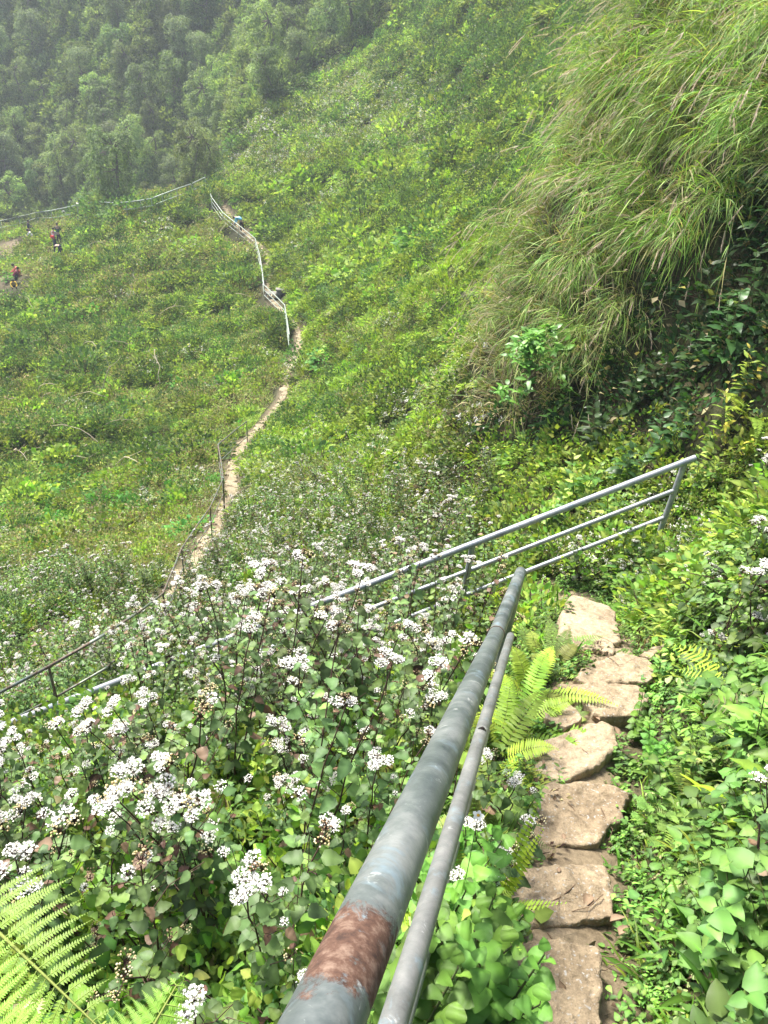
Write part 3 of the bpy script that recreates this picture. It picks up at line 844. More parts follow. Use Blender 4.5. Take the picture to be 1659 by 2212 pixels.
def bipinnate(g, base, dirv, length, npairs, pl, col, droop=0.35, up=(0, 0, 1), sub=14, sw=0.014):
    base = np.asarray(base, float); dirv = norm(np.asarray(dirv, float))
    t = np.linspace(0, 1, npairs + 1)
    cen = base + dirv * (length * t)[:, None] + np.array([0, 0, -1.0]) * (length * droop * t ** 2)[:, None]
    tan = norm(np.gradient(cen, axis=0)); S = norm(np.cross(tan, np.asarray(up, float))); Un = norm(np.cross(S, tan))
    tube(g, cen[::2], np.linspace(0.004, 0.0012, len(cen[::2])), 4, (0.20, 0.24, 0.06), 1, caps=False)
    for k in range(2, npairs + 1):
        w = (1.0 - t[k] ** 1.6) * min(1, 0.6 + t[k] * 3) + 0.05
        for s in (-1, 1):
            d = norm(S[k] * s + tan[k] * 0.35 + R.normal(0, 0.03, 3))
            L = pl * w; m = max(5, int(sub * w))
            c2, t2, s2, u2, p2 = frond(g, cen[k], d, L, m, sw * 1.6 * (0.6 + 0.4 * w), col, 0.18, Un[k], taper='bracken', rcol=(0.2, 0.28, 0.06), rach=0.0012, gap=0.95)

def corymb(g, c, size, state, n=14, near=True, spikes=True):
    if R.random() < 0.1: state = 2
    """flat-topped cluster of small fluffy heads; state 0 = open white, 1 = cream buds"""
    a = R.uniform(0, 2 * pi, n); r = size * np.sqrt(R.random(n))
    p = np.stack([np.cos(a) * r, np.sin(a) * r, -0.35 * r ** 2 / size + R.normal(0, size * 0.08, n)], 1) + c
    low = np.asarray(c) - np.array([0, 0, size * 1.1])
    sticks(g, np.tile(low, (n, 1)) + R.normal(0, size * 0.06, (n, 3)), p, 0.0011, 0.0008, colmix(BROWN, n), 0.1, 3, 1)
    if state == 0:
        hr_ = size * 0.125
        q = n * 2; a = R.uniform(0, 6.28, q); r = size * 0.98 * np.sqrt(R.random(q)); pc = np.stack([np.cos(a) * r, np.sin(a) * r, -0.35 * r ** 2 / size + R.normal(0.001, size * 0.05, q)], 1) + c
        leaves(g, pc, rnd_unit(q, -0.1, 0.5), np.array([0, 0, 1.0]) + R.normal(0, 0.4, (q, 3)), size * 0.26, size * 0.24, 'round', 2, 0.15, 0.1, np.tile(WHITE, (q, 1)), mat=2)
        balls(g, p, hr_ * R.uniform(0.45, 0.85, n), np.tile(WHITE, (n, 1)) * R.uniform(0.85, 1.05, (n, 1)), 0.75, 2, 0.25)
        if spikes:
            q = 14; pp = np.repeat(p, q, 0); dd = rnd_unit(n * q, -0.1, 1.0)
            leaves(g, pp, dd, rnd_unit(n * q), hr_ * 2.5, hr_ * 0.24, 'lance', 1, 0, 0, np.tile(WHITE, (n * q, 1)), mat=2)
    else:
        balls(g, p, size * 0.125 * R.uniform(0.8, 1.2, n), colmix(CREAM if state == 1 else [(0.26, 0.17, 0.10), (0.36, 0.27, 0.17)], n), 0.95, 2, 0.1)

def ageratina(h, seed, nstem=2, leafy=1.0, open_=0.6, near=True, lean=0.15, leafcol=None, heads=4, cs=1.0):
    """upright weed with opposite heart-shaped leaves, dark stems and white flower clusters"""
    st, fo, fl = Geo(), Geo(), Geo()
    lc = leafcol or [(0.085, 0.145, 0.048), (0.11, 0.175, 0.055), (0.068, 0.118, 0.040), (0.15, 0.235, 0.055)]
    LP, LD, LU, LL, LC = [], [], [], [], []
    def node_leaves(p, tan, L, ang):
        for s in (0, pi):
            d = np.array([math.cos(ang + s), math.sin(ang + s), R.uniform(-0.25, 0.35)])
            pet = p + norm(d) * L * 0.35 + np.array([0, 0, L * 0.08])
            st_lines.append((p, pet, 0.0011))
            LP.append(pet); LD.append(norm(d + np.array([0, 0, R.uniform(-0.55, 0.1)]))); LU.append(norm(np.array([0, 0, 1.0]) + R.normal(0, 0.25, 3))); LL.append(L)
    st_lines = []
    for k in range(nstem):
        az = R.uniform(0, 2 * pi); b = np.array([math.cos(az), math.sin(az), 0]) * R.uniform(0, 0.05)
        hh = h * R.uniform(0.75, 1.08)
        ld = np.array([math.cos(az), math.sin(az), 0]) * lean * R.uniform(0.4, 1.5)
        t = np.linspace(0, 1, 9)
        wob_ = np.cumsum(R.normal(0, 0.012, (9, 3)), 0) * np.array([1, 1, 0])
        pts = b + np.stack([ld[0] * hh * t ** 1.4, ld[1] * hh * t ** 1.4, hh * t], 1) + wob_
        tube(st, pts, np.linspace(0.0045, 0.0022, 9), 5, colmix(BROWN, 1)[0], 1, caps=False)
        nn_ = int(12 * leafy)
        ang = R.uniform(0, pi)
        for q in range(nn_):
            u = 0.12 + 0.84 * (q + R.uniform(-0.2, 0.2)) / nn_
            p = np.array([np.interp(u, t, pts[:, i]) for i in range(3)])
            ang += pi / 2 + R.normal(0, 0.2)
            node_leaves(p, None, R.uniform(0.040, 0.088) * (1.15 - 0.45 * u), ang)
            if u > 0.42 and q % 2 == 0:                     # side branch with its own leaves and flower cluster
                for s in (0, pi):
                    if R.random() < 0.25: continue
                    bl = R.uniform(0.12, 0.26) * (1.2 - u) * h * 1.2 + 0.05
                    e = p + np.array([math.cos(ang + s) * bl * 0.62, math.sin(ang + s) * bl * 0.62, bl])
                    st_lines.append((p, e, 0.0018))
                    for z in (0.5, 0.85):
                        m = p + (e - p) * z
                        node_leaves(m, None, R.uniform(0.022, 0.045), ang + s + z * 4)
                    stt = 0 if R.random() < open_ else 1
                    if R.random() < 0.5: corymb(fl, e + np.array([0, 0, 0.03]), R.uniform(0.012, 0.022) * cs, stt, R.integers(12, 20), near, near)
        for q in range(heads):
            a = q * 2.4 + R.uniform(0, 1); rr = 0.0 if q == 0 else R.uniform(0.020, 0.042) * cs
            e = pts[-1] + np.array([math.cos(a) * rr, math.sin(a) * rr, R.uniform(0.04, 0.055) - rr * 0.4])
            st_lines.append((pts[-1], e - np.array([0, 0, 0.02]), 0.0015))
            corymb(fl, e, R.uniform(0.017, 0.027) * cs, 0 if R.random() < open_ + 0.1 else 1, R.integers(18, 26), near, near)
    A = np.array([l[0] for l in st_lines]); B = np.array([l[1] for l in st_lines]); r_ = np.array([l[2] for l in st_lines])
    sticks(st, A, B, r_, r_ * 0.7, colmix(BROWN, len(A)), 0.08, 3, 1)
    LP, LD, LU, LL = map(np.array, (LP, LD, LU, LL)); n = len(LP)
    Cc = colmix(lc, n)
    m = R.random(n) < 0.06; Cc[m] = colmix([(0.13, 0.075, 0.05), (0.18, 0.12, 0.08)], m.sum())
    leaves(fo, LP, LD, LU, LL, LL * 0.70, 'heart', 8, 0.10, R.uniform(0.05, 0.4, n), Cc, serr=0.06)
    return st, fo, fl

def broadleaf(h, L, cols, nl=14, prof='ovate', aspect=0.5, nst=1, droop=0.3, stcol=((0.10, 0.13, 0.05), (0.12, 0.10, 0.05))):
    st, fo = Geo(), Geo()
    for s in range(nst):
        a0 = R.uniform(0, 6.28); ld = np.array([math.cos(a0), math.sin(a0), 0]) * (0.25 if nst > 1 else 0.08)
        hh = h * R.uniform(0.7, 1.1)
        t = np.linspace(0, 1, 6); pts = np.stack([ld[0] * hh * t, ld[1] * hh * t, hh * t], 1)
        tube(st, pts, np.linspace(0.004, 0.002, 6), 4, stcol[0], 1, caps=False)
        u = np.linspace(0.15, 1.0, nl); Pb = np.stack([np.interp(u, t, pts[:, i]) for i in range(3)], 1)
        ang = np.arange(nl) * (pi / 2 + 0.6) + R.uniform(0, 3)
        D = np.stack([np.cos(ang), np.sin(ang), 0.15 + 0.7 * u ** 3], 1)
        LL = L * (1.15 - 0.5 * u ** 2) * R.uniform(0.75, 1.15, nl)
        pet = Pb + norm(D) * (LL * 0.15)[:, None]
        sticks(st, Pb, pet, 0.0014, 0.001, stcol[1], 0.05, 3, 1)
        leaves(fo, pet, D, np.array([0, 0, 1.0]) + R.normal(0, 0.18, (nl, 3)), LL, LL * aspect, prof, 8, 0.09, droop * R.uniform(0.4, 1.4, nl), colmix(cols, nl))
    return st, fo

def mugwort(h, cols, nl=16, L=0.09):
    """feathery, deeply lobed pale leaves on short stems"""
    st, fo = Geo(), Geo()
    t = np.linspace(0, 1, 5); pts = np.stack([0.1 * h * t, 0.05 * h * t, h * t], 1)
    tube(st, pts, np.linspace(0.003, 0.0015, 5), 4, (0.12, 0.17, 0.06), 1, caps=False)
    for k in range(nl):
        u = 0.15 + 0.85 * k / nl; p = np.array([np.interp(u, t, pts[:, i]) for i in range(3)])
        a = k * 2.4; d = norm(np.array([math.cos(a), math.sin(a), 0.25 + 0.7 * u ** 2])); up_ = norm(np.array([0, 0, 1.0]) + R.normal(0, 0.15, 3))
        S = norm(np.cross(d, up_)); LL = L * R.uniform(0.7, 1.2) * (1.1 - 0.35 * u)
        c = colmix(cols, 1)[0]
        n = 5; tt = np.linspace(0.2, 0.85, n)
        base = p + d * LL * 0.25
        leaves(fo, [base], [d], [up_], LL, LL * 0.16, 'lance', 3, 0.05, 0.25, c)
        for s in (-1, 1):
            B_ = base + d[None] * (LL * tt * 0.8)[:, None] + np.array([0, 0, -1]) * (0.2 * LL * tt ** 2)[:, None]
            leaves(fo, B_, S * s + d * 0.9, up_, LL * 0.42 * np.sin(pi * (tt * 0.75 + 0.2)), LL * 0.13, 'lance', 2, 0.05, 0.1, c)
            leaves(fo, B_ + (S * s + d * 0.9) * (LL * 0.12), S * s * 1.6 + d * 0.3, up_, LL * 0.2, LL * 0.07, 'lance', 1, 0.05, 0.1, c)
    return st, fo

def reed(h, lean, n_culm=26, plume=0.5, seed=0, dry=0.35):
    """big clump of bamboo-like grass: long arching culms, narrow leaves along them, feathery seed plumes"""
    cu, fo, pl = Geo(), Geo(), Geo()
    lean = np.array(lean, float)
    for k in range(n_culm):
        a = R.uniform(0, 2 * pi); b = np.array([math.cos(a), math.sin(a), 0]) * R.uniform(0, 0.22) 
        L = h * R.uniform(0.4, 1.25)
        d = norm(np.array([math.cos(a) * 0.35, math.sin(a) * 0.35, 1.0]) + lean * R.uniform(0.2, 1.5) + R.normal(0, 0.30, 3))
        dr = R.uniform(0.25, 1.0)
        t = np.linspace(0, 1, 9)
        pts = b + d * (L * t * (1 - 0.25 * dr * t))[:, None] + (np.array([0, 0, -1.0]) + lean * 0.35)[None] * (L * dr * t ** 2.2)[:, None]
        c = colmix([(0.20, 0.30, 0.08), (0.30, 0.34, 0.13), (0.46, 0.39, 0.24), (0.17, 0.27, 0.06)], 1)[0]
        tube(cu, pts, np.linspace(0.0040, 0.0016, 9), 3, c, 1, caps=False)
        nl = R.integers(9, 17)
        u = R.uniform(0.15, 0.95, nl)
        Pb = np.stack([np.interp(u, t, pts[:, i]) for i in range(3)], 1)
        tan = norm(np.gradient(pts, axis=0)); Tn = np.stack([np.interp(u, t, tan[:, i]) for i in range(3)], 1)
        D = norm(Tn * 0.9 + R.normal(0, 0.42, (nl, 3)))
        CC = colmix([(0.16, 0.27, 0.055), (0.23, 0.36, 0.075), (0.13, 0.22, 0.055), (0.34, 0.43, 0.13)], nl)
        m = R.random(nl) < dry * 0.5; CC[m] = colmix([(0.36, 0.31, 0.17), (0.30, 0.27, 0.12)], m.sum())
        leaves(fo, Pb, D, np.array([0, 0, 1.0]) + R.normal(0, 0.3, (nl, 3)), R.uniform(0.14, 0.40, nl), R.uniform(0.006, 0.013, nl), 'blade', 4, 0.15, R.uniform(0.1, 0.6, nl), CC)
        if R.random() < plume:
            # loose plume at the tip
            e = pts[-1]; td = norm(pts[-1] - pts[-2]); nb = 60
            uu = R.uniform(0, 1, nb) ** 0.8
            Pp = e + td * (uu * 0.20)[:, None] + np.array([0, 0, -1]) * (uu ** 2 * 0.05)[:, None]
            leaves(pl, Pp, td + R.normal(0, 0.22, (nb, 3)) + np.array([0, 0, -0.2]), rnd_unit(nb), R.uniform(0.03, 0.08, nb) * (1.1 - uu * 0.5), 0.0050, 'lance', 1, 0, 0.2,
                   colmix([(0.66, 0.55, 0.38), (0.55, 0.42, 0.30), (0.72, 0.64, 0.48)], nb), mat=2)
    base_n = 70
    a = R.uniform(0, 6.28, base_n); r = R.uniform(0, 0.25, base_n)
    leaves(fo, np.stack([np.cos(a) * r, np.sin(a) * r, r * 0], 1), np.stack([np.cos(a) * 0.5, np.sin(a) * 0.5, np.ones(base_n)], 1) + lean * 0.9, (0, 0, 1), h * R.uniform(0.35, 0.85, base_n), 0.010, 'blade', 5, 0.2,
           R.uniform(0.4, 1.0, base_n), colmix([(0.14, 0.25, 0.055), (0.20, 0.30, 0.075), (0.34, 0.31, 0.14), (0.11, 0.20, 0.05)], base_n))
    return cu, fo, pl

# ------------------------------------------------------------------ ground cover that nobody could count: instanced stuff
MATS3 = [LEAF, STEM, PETAL]
def pool(name, geos, mats=MATS3):
    """an unlinked collection of plant shapes, drawn only through the scatter objects"""
    col = bpy.data.collections.new(name)
    for k, g in enumerate(geos):
        o = bpy.data.objects.new('%s_%02d' % (name, k), g.mesh(name, mats)); col.objects.link(o)
    return col

def scatter(name, label, cat, col, pts, rot, scl, idx):
    """one stuff object: instances of the pool on points that stand on the ground"""
    me = bpy.data.meshes.new(name)
    n = len(pts)
    me.vertices.add(n); me.vertices.foreach_set('co', np.asarray(pts, float).ravel())
    for nm, typ, dat, key in (('rot', 'FLOAT_VECTOR', rot, 'vector'), ('scl', 'FLOAT_VECTOR', scl, 'vector'), ('idx', 'INT', idx, 'value')):
        a = me.attributes.new(nm, typ, 'POINT'); a.data.foreach_set(key, np.ascontiguousarray(dat).ravel())
    o = bpy.data.objects.new(name, me); C.objects.link(o)
    ng = bpy.data.node_groups.new(name, 'GeometryNodeTree')
    ng.interface.new_socket('Geometry', in_out='INPUT', socket_type='NodeSocketGeometry')
    ng.interface.new_socket('Geometry', in_out='OUTPUT', socket_type='NodeSocketGeometry')
    gi = ng.nodes.new('NodeGroupInput'); go = ng.nodes.new('NodeGroupOutput')
    ip = ng.nodes.new('GeometryNodeInstanceOnPoints'); ci = ng.nodes.new('GeometryNodeCollectionInfo')
    ci.inputs['Collection'].default_value = col; ci.inputs['Separate Children'].default_value = True; ci.inputs['Reset Children'].default_value = True
    ip.inputs['Pick Instance'].default_value = True
    def attr(nm, typ):
        a = ng.nodes.new('GeometryNodeInputNamedAttribute'); a.data_type = typ; a.inputs['Name'].default_value = nm
        return [s for s in a.outputs if s.enabled and s.name == 'Attribute'][0]
    e2r = ng.nodes.new('FunctionNodeEulerToRotation')
    ng.links.new(gi.outputs[0], ip.inputs['Points']); ng.links.new(ci.outputs[0], ip.inputs['Instance'])
    ng.links.new(attr('rot', 'FLOAT_VECTOR'), e2r.inputs[0]); ng.links.new(e2r.outputs[0], ip.inputs['Rotation'])
    ng.links.new(attr('scl', 'FLOAT_VECTOR'), ip.inputs['Scale']); ng.links.new(attr('idx', 'INT'), ip.inputs['Instance Index'])
    ng.links.new(ip.outputs[0], go.inputs[0])
    md = o.modifiers.new('scatter', 'NODES'); md.node_group = ng
    return meta(o, label, cat, None, 'stuff')

def wedge(n, r0, r1, margin=0.12):
    """random ground points at 3-D distance r0..r1, inside the view and a little beyond it"""
    out = []
    got = 0; tries = 0
    while got < n and tries < 60:
        tries += 1
        m = 60000
        th = R.uniform(-1.1, 1.1, m) if r0 > 5 else R.uniform(-pi, pi, m)
        rr = np.sqrt(R.uniform((r0 * 0.35) ** 2, r1 ** 2, m))
        x, y = rr * np.sin(th), rr * np.cos(th)
        z = T0(x, y)
        d3 = np.sqrt(x * x + y * y + z * z)
        p = np.stack([x, y, z], 1); dep = p @ FW
        u = CX + FPX * (p @ RT) / np.maximum(dep, 0.1); v = CY - FPX * (p @ UP) / np.maximum(dep, 0.1)
        k = (d3 > r0) & (d3 <= r1) & (dep > 0.3) & (u > -1659 * margin) & (u < 1659 * (1 + margin)) & (v > -2212 * margin) & (v < 2212 * (1 + margin))
        area_pts = p[k]
        out.append(area_pts); got += len(area_pts)
    p = np.concatenate(out)[:n]
    p[:, 2] = T(p[:, 0], p[:, 1])
    # drop what the ground itself hides far away
    return p

def uv(p):
    dep = p @ FW
    return CX + FPX * (p @ RT) / dep, CY - FPX * (p @ UP) / dep, dep

def slope_rot(p, follow=0.5, jit=0.15):
    e = 0.4
    gx_ = (T0(p[:, 0] + e, p[:, 1]) - T0(p[:, 0] - e, p[:, 1])) / (2 * e)
    gy_ = (T0(p[:, 0], p[:, 1] + e) - T0(p[:, 0], p[:, 1] - e)) / (2 * e)
    rx = np.arctan(gy_ * follow); ry = -np.arctan(gx_ * follow)
    n = len(p)
    return rx + R.normal(0, jit, n), ry + R.normal(0, jit, n)

def place(name, label, cat, col, nvar, p, s, follow=0.5, stretch=0.15, spin=True, jit=0.15, sink=0.05):
    n = len(p)
    rx, ry = slope_rot(p, follow, jit)
    # euler XYZ with a z spin first: build from matrices
    rz = R.uniform(0, 2 * pi, n) if spin else np.zeros(n)
    cx_, sx_, cy_, sy_, cz_, sz_ = np.cos(rx), np.sin(rx), np.cos(ry), np.sin(ry), np.cos(rz), np.sin(rz)
    Rx = np.zeros((n, 3, 3)); Rx[:, 0, 0] = 1; Rx[:, 1, 1] = cx_; Rx[:, 1, 2] = -sx_; Rx[:, 2, 1] = sx_; Rx[:, 2, 2] = cx_
    Ry = np.zeros((n, 3, 3)); Ry[:, 1, 1] = 1; Ry[:, 0, 0] = cy_; Ry[:, 0, 2] = sy_; Ry[:, 2, 0] = -sy_; Ry[:, 2, 2] = cy_
    Rz = np.zeros((n, 3, 3)); Rz[:, 2, 2] = 1; Rz[:, 0, 0] = cz_; Rz[:, 0, 1] = -sz_; Rz[:, 1, 0] = sz_; Rz[:, 1, 1] = cz_
    Mx = Ry @ Rx @ Rz
    ey = -np.arcsin(np.clip(Mx[:, 2, 0], -1, 1)); ex = np.arctan2(Mx[:, 2, 1], Mx[:, 2, 2]); ez = np.arctan2(Mx[:, 1, 0], Mx[:, 0, 0])
    sc3 = s[:, None] * R.uniform(1 - stretch, 1 + stretch, (n, 3))
    q = p.copy(); q[:, 2] -= s * sink
    return scatter(name, label, cat, col, q, np.stack([ex, ey, ez], 1), sc3, R.integers(0, nvar, n).astype(np.int32))

# pools ------------------------------------------------------------------
P_GREEN = pool('leafy_mound', [clump(300, 0.5, 0.40, 0.10, G_MID, twigs=8) for _ in range(4)] + [clump(260, 0.5, 0.34, 0.12, G_MID + G_LIME[2:3], 'heart', twigs=6, aspect=0.8) for _ in range(2)])
P_DARK = pool('dark_shrub', [clump(340, 0.5, 0.50, 0.09, G_DARK, twigs=14) for _ in range(4)])
P_GREY = pool('flowering_shrub', [clump(230, 0.5, 0.55, 0.07, G_GREY + G_DARK[:2], twigs=26, whites=w, dry=0.15) for w in (46, 60, 30, 70)])
P_DRY = pool('dry_weed', [clump(170, 0.5, 0.42, 0.075, G_GREY + G_MID[:1], twigs=34, dry=0.42, twigcol=G_DRY + BROWN) for _ in range(4)])
P_CREEP = pool('creeper', [clump(240, 0.55, 0.16, 0.11, [(0.10, 0.22, 0.045), (0.13, 0.26, 0.055), (0.08, 0.18, 0.04)], 'heart', twigs=4, up=1.4, aspect=0.9) for _ in range(3)])
P_GRASS = pool('grass_tuft', [grass_geo(80, 0.55, 0.020, 0.55, G_LIME, 0.45, 0.22, nseg=3) for _ in range(4)] + [grass_geo(70, 0.45, 0.018, 0.7, G_MID + G_LIME[:2], 0.6, 0.22, nseg=3) for _ in range(2)], [GRASSM, STEM, PETAL])
P_DGRASS = pool('dry_grass_tuft', [grass_geo(70, 0.5, 0.012, 0.8, [(0.24, 0.24, 0.10), (0.32, 0.27, 0.15), (0.15, 0.20, 0.06)], 0.6, 0.2, nseg=3) for _ in range(3)], [GRASSM, STEM, PETAL])
def fern_tuft(n, L, col):
    g = Geo()
    for k in range(n):
        a = k * 2.4 + R.uniform(0, .5)
        frond(g, (0, 0, 0), (math.cos(a) * 0.8, math.sin(a) * 0.8, R.uniform(0.5, 1.1)), L * R.uniform(0.7, 1.1), 10, L * 0.17, colmix(col, 1)[0], 0.55, pw=0.3, gap=0.8, rach=0.003)
    return g
P_FERN = pool('fern_tuft', [fern_tuft(11, 0.6, G_LIME[:3] + G_MID[1:2]) for _ in range(4)], [GRASSM, STEM, PETAL])
P_FERND = pool('deep_green_fern', [fern_tuft(12, 0.6, G_MID) for _ in range(3)], [LEAF, STEM, PETAL])

# which plants grow where: patches drawn by world noise and by the lie of the land ------
def zone_weights(p):
    u, v, dep = uv(p)
    x, y = p[:, 0], p[:, 1]
    n1 = fbm(x * 0.16 + 3, y * 0.16 + 8, 3); n2 = fbm(x * 0.45 + 31, y * 0.45 + 5, 3); n3 = fbm(x * 0.09 + 71, y * 0.09 + 22, 2)
    side = u - np.interp(v, [380, 480, 560, 640, 740, 900, 1000, 1120, 1250, 1500], [440, 510, 575, 600, 650, 585, 505, 480, 400, 0])   # >0: uphill (right) of the path
    W = {}
    right_ = side > 0; left_ = ~right_
    lime = np.exp(-((u - 900) / 260) ** 2 - ((v - 480) / 190) ** 2) + 0.9 * np.exp(-((u - 620) / 60) ** 2 - ((v - 790) / 80) ** 2)
    sunny = np.exp(-((u - 820) / 300) ** 2 - ((v - 830) / 250) ** 2)
    W['grass'] = np.where(right_, 0.10 + 2.2 * lime + 0.9 * sunny * (n2 > 0.5), 0.10 + 0.5 * (n2 > 0.56)) + 1.1 * (np.abs(side) < 60) * (v < 1150) * (v > 640)
    W['fern'] = np.where(right_, 0.25 + 1.0 * lime + 0.5 * sunny, 0.12) * (0.3 + 1.5 * n1)
    W['green'] = np.where(left_, 0.45, 0.55) + 0.7 * (n1 > 0.5)
    W['dark'] = 0.15 + 1.6 * np.clip((n1 - 0.52) * 6, 0, 1) + 2.2 * np.exp(-((u - 1120) / 170) ** 2 - ((v - 130) / 120) ** 2) + 0.9 * np.exp(-((u - 100) / 150) ** 2 - ((v - 1330) / 70) ** 2)
    fl_ = np.exp(-((u - 760) / 230) ** 2 - ((v - 235) / 70) ** 2) + 0.7 * np.exp(-((u - 560) / 80) ** 2 - ((v - 300) / 50) ** 2) + 0.8 * np.exp(-((u - 1000) / 120) ** 2 - ((v - 850) / 60) ** 2) \
        + 0.35 * np.exp(-((u - 800) / 330) ** 2 - ((v - 1060) / 60) ** 2) + 0.8 * ((v > 1130) & right_) + 0.4 * ((v > 1230) & left_)
    W['grey'] = 0.05 + 3.0 * fl_
    W['dry'] = np.where(left_, 1.2 + 2.2 * (n2 > 0.5), 0.15 + 0.9 * sunny * (n2 < 0.45)) * (v < 1250)
    creep = np.exp(-((u - 170 - (1060 - v) * 0.9) / 150) ** 2 - ((v - 1060) / 90) ** 2) * left_
    W['creep'] = 0.05 + 4.5 * creep
    W['dgrass'] = np.where(left_, 0.25 + 0.9 * (n3 > 0.45), 0.2 + 0.6 * sunny) * (v < 1300)
    keys = list(W); M = np.stack([np.broadcast_to(W[k], u.shape) for k in keys], 1).astype(float)
    M = np.clip(M, 0, None); M /= M.sum(1, keepdims=True)
    c = np.cumsum(M, 1); r = R.random(len(p))[:, None]
    return keys, (r > c).sum(1)

def is_forest(p):
    u, v, dep = uv(p)
    edge = np.interp(v, [0, 100, 200, 300, 380], [840, 760, 610, 520, 440])
    return (u < edge) & (v < 450) & (p[:, 1] > 66) & ((u < 440) | (v < 392)) & (dep > 72)

POOLS = {'grass': (P_GRASS, 6), 'fern': (P_FERN, 4), 'green': (P_GREEN, 6), 'dark': (P_DARK, 4), 'grey': (P_GREY, 4), 'dry': (P_DRY, 4), 'creep': (P_CREEP, 3), 'dgrass': (P_DGRASS, 3)}
INFO = {'grass': ('hillside_grass', 'bright yellow green grass in tufts over the sunny hillside', 'grass'),
        'fern': ('hillside_ferns', 'light green fern cover spread over the slope right of the path', 'ferns'),
        'green': ('hillside_weeds', 'mid green leafy weeds carpeting the whole hillside', 'weeds'),
        'dark': ('hillside_shrubbery', 'dark green low shrubbery in patches on the hillside', 'shrubs'),
        'grey': ('wild_flowers', 'grey green weeds dotted with tiny white flowers across the slopes', 'wild flowers'),
        'dry': ('dry_undergrowth', 'brownish half dry undergrowth with bare twigs on the left slope', 'undergrowth'),
        'creep': ('leafy_creeper', 'fresh green heart leaved creeper covering the slope left of the bend', 'creeper'),
        'dgrass': ('dry_grass', 'straw coloured dry grass mixed into the hillside weeds', 'grass')}
acc = {k: ([], []) for k in POOLS}
PEOPLE_PX = [(523,503),(121,541),(131,538),(66,520),(74,525),(136,562),(32,614),(47,606),(33,633),(146,476),(179,462),(585,642)]
def dist3(p): return np.linalg.norm(p, axis=1)
CLEAR_TOP = [(a[:2], r * 0.75) for a, r in BARE_SPOTS]
def keep_clear(p, s, near=0.3):
    d, _ = path_dist(p[:, 0], p[:, 1])
    k = d > near * np.where(dist3(p) > 12, R.uniform(0.6, 1.0, len(p)), 1.0) + s * np.where(dist3(p) > 12, R.uniform(0.17, 0.34, len(p)), 0.32)
    for c_, r_ in CLEAR_TOP:
        k &= ~((np.hypot(p[:, 0] - c_[0], p[:, 1] - c_[1]) < r_) & (R.random(len(p)) < 0.8))
    for c_ in PEOPLE_AT:
        k &= ~(np.hypot(p[:, 0] - c_[0], p[:, 1] - c_[1] + 0.9) < 1.25 + 0.3 * s)
    return k
PEOPLE_AT = [hit(a, b) for a, b in PEOPLE_PX]
for (r0, r1, n, s0, s1) in [(6.5, 11, 2300, 0.30, 0.62), (11, 20, 4600, 0.4, 1.1), (20, 34, 7500, 0.55, 1.5), (34, 55, 12500, 0.7, 1.9), (55, 95, 14000, 0.9, 2.6)]:
    p = wedge(n, r0, r1)
    s = s0 + (s1 - s0) * R.random(len(p)) ** 2.2
    p = p; f = is_forest(p); p, s = p[~f], s[~f]
    u, v, dep = uv(p)
    k = keep_clear(p, s)
    # the near flower thicket and the tall grass bank get their own plants
    k &= ~((r1 <= 11) & (v > 1230) & (u < 1150)) & ~((p[:, 0] > 1.1) & (r1 <= 20) & (u > 1050) & (p[:, 1] > 6.6))
    p, s = p[k], s[k]
    keys, z = zone_weights(p)
    for i, kk in enumerate(keys):
        acc[kk][0].append(p[z == i]); acc[kk][1].append(s[z == i] * (1.1 if kk in ('grass', 'dgrass', 'fern') else 1.0))
# scattered larger shrubs and tufts that break up the carpet
for (r0, r1, n, s0, s1) in [(14, 40, 260, 1.3, 2.4), (40, 95, 900, 1.8, 4.2)]:
    p = wedge(n, r0, r1); s = s0 + (s1 - s0) * R.random(len(p)) ** 2; f = ~is_forest(p) & keep_clear(p, s, 0.5); p, s = p[f], s[f]
    u, v, dep = uv(p)
    for i, kk in enumerate(('dark', 'green', 'fern', 'green', 'grass')):
        z = R.integers(0, 5, len(p)) == i
        z &= ~((v > 1100) & (dep < 20)) & ~((u < 560) & (s > 2.2) & (kk != 'dark'))
        acc[kk][0].append(p[z]); acc[kk][1].append(s[z] * (0.6 if kk in ('grass', 'fern') else 1))
for kk in POOLS:
    nm, lab, cat = INFO[kk]; colx, nv = POOLS[kk]
    p = np.concatenate(acc[kk][0]); s = np.concatenate(acc[kk][1])
    place(nm, lab, cat, colx, nv, p, s, follow=0.25 if kk in ('grass', 'dgrass', 'fern') else 0.6, sink=0.08)

# ------------------------------------------------------------------ plants that are things: prototypes shared by copies
class Kind:
    """meshes of one kind of plant; make() puts down one thing with its parts"""
    def __init__(s, name, cat, parts): s.name, s.cat, s.parts = name, cat, parts      # parts: [(name, mesh)]
    def make(s, loc, label, group=None, rz=0.0, scale=1.0, tilt=(0, 0)):
        o = empty(s.name, loc, label, s.cat, group)
        o.rotation_euler = (tilt[0], tilt[1], rz); o.scale = (scale,) * 3
        for nm, me in s.parts:
            c = bpy.data.objects.new(nm, me); C.objects.link(c); c.parent = o
        return o
def kind(name, cat, **geos):
    mats = geos.pop('mats', [NEARLEAF, STEM, PETAL])
    return Kind(name, cat, [(k, g.mesh(k, mats, smooth=False)) for k, g in geos.items() if g.n])

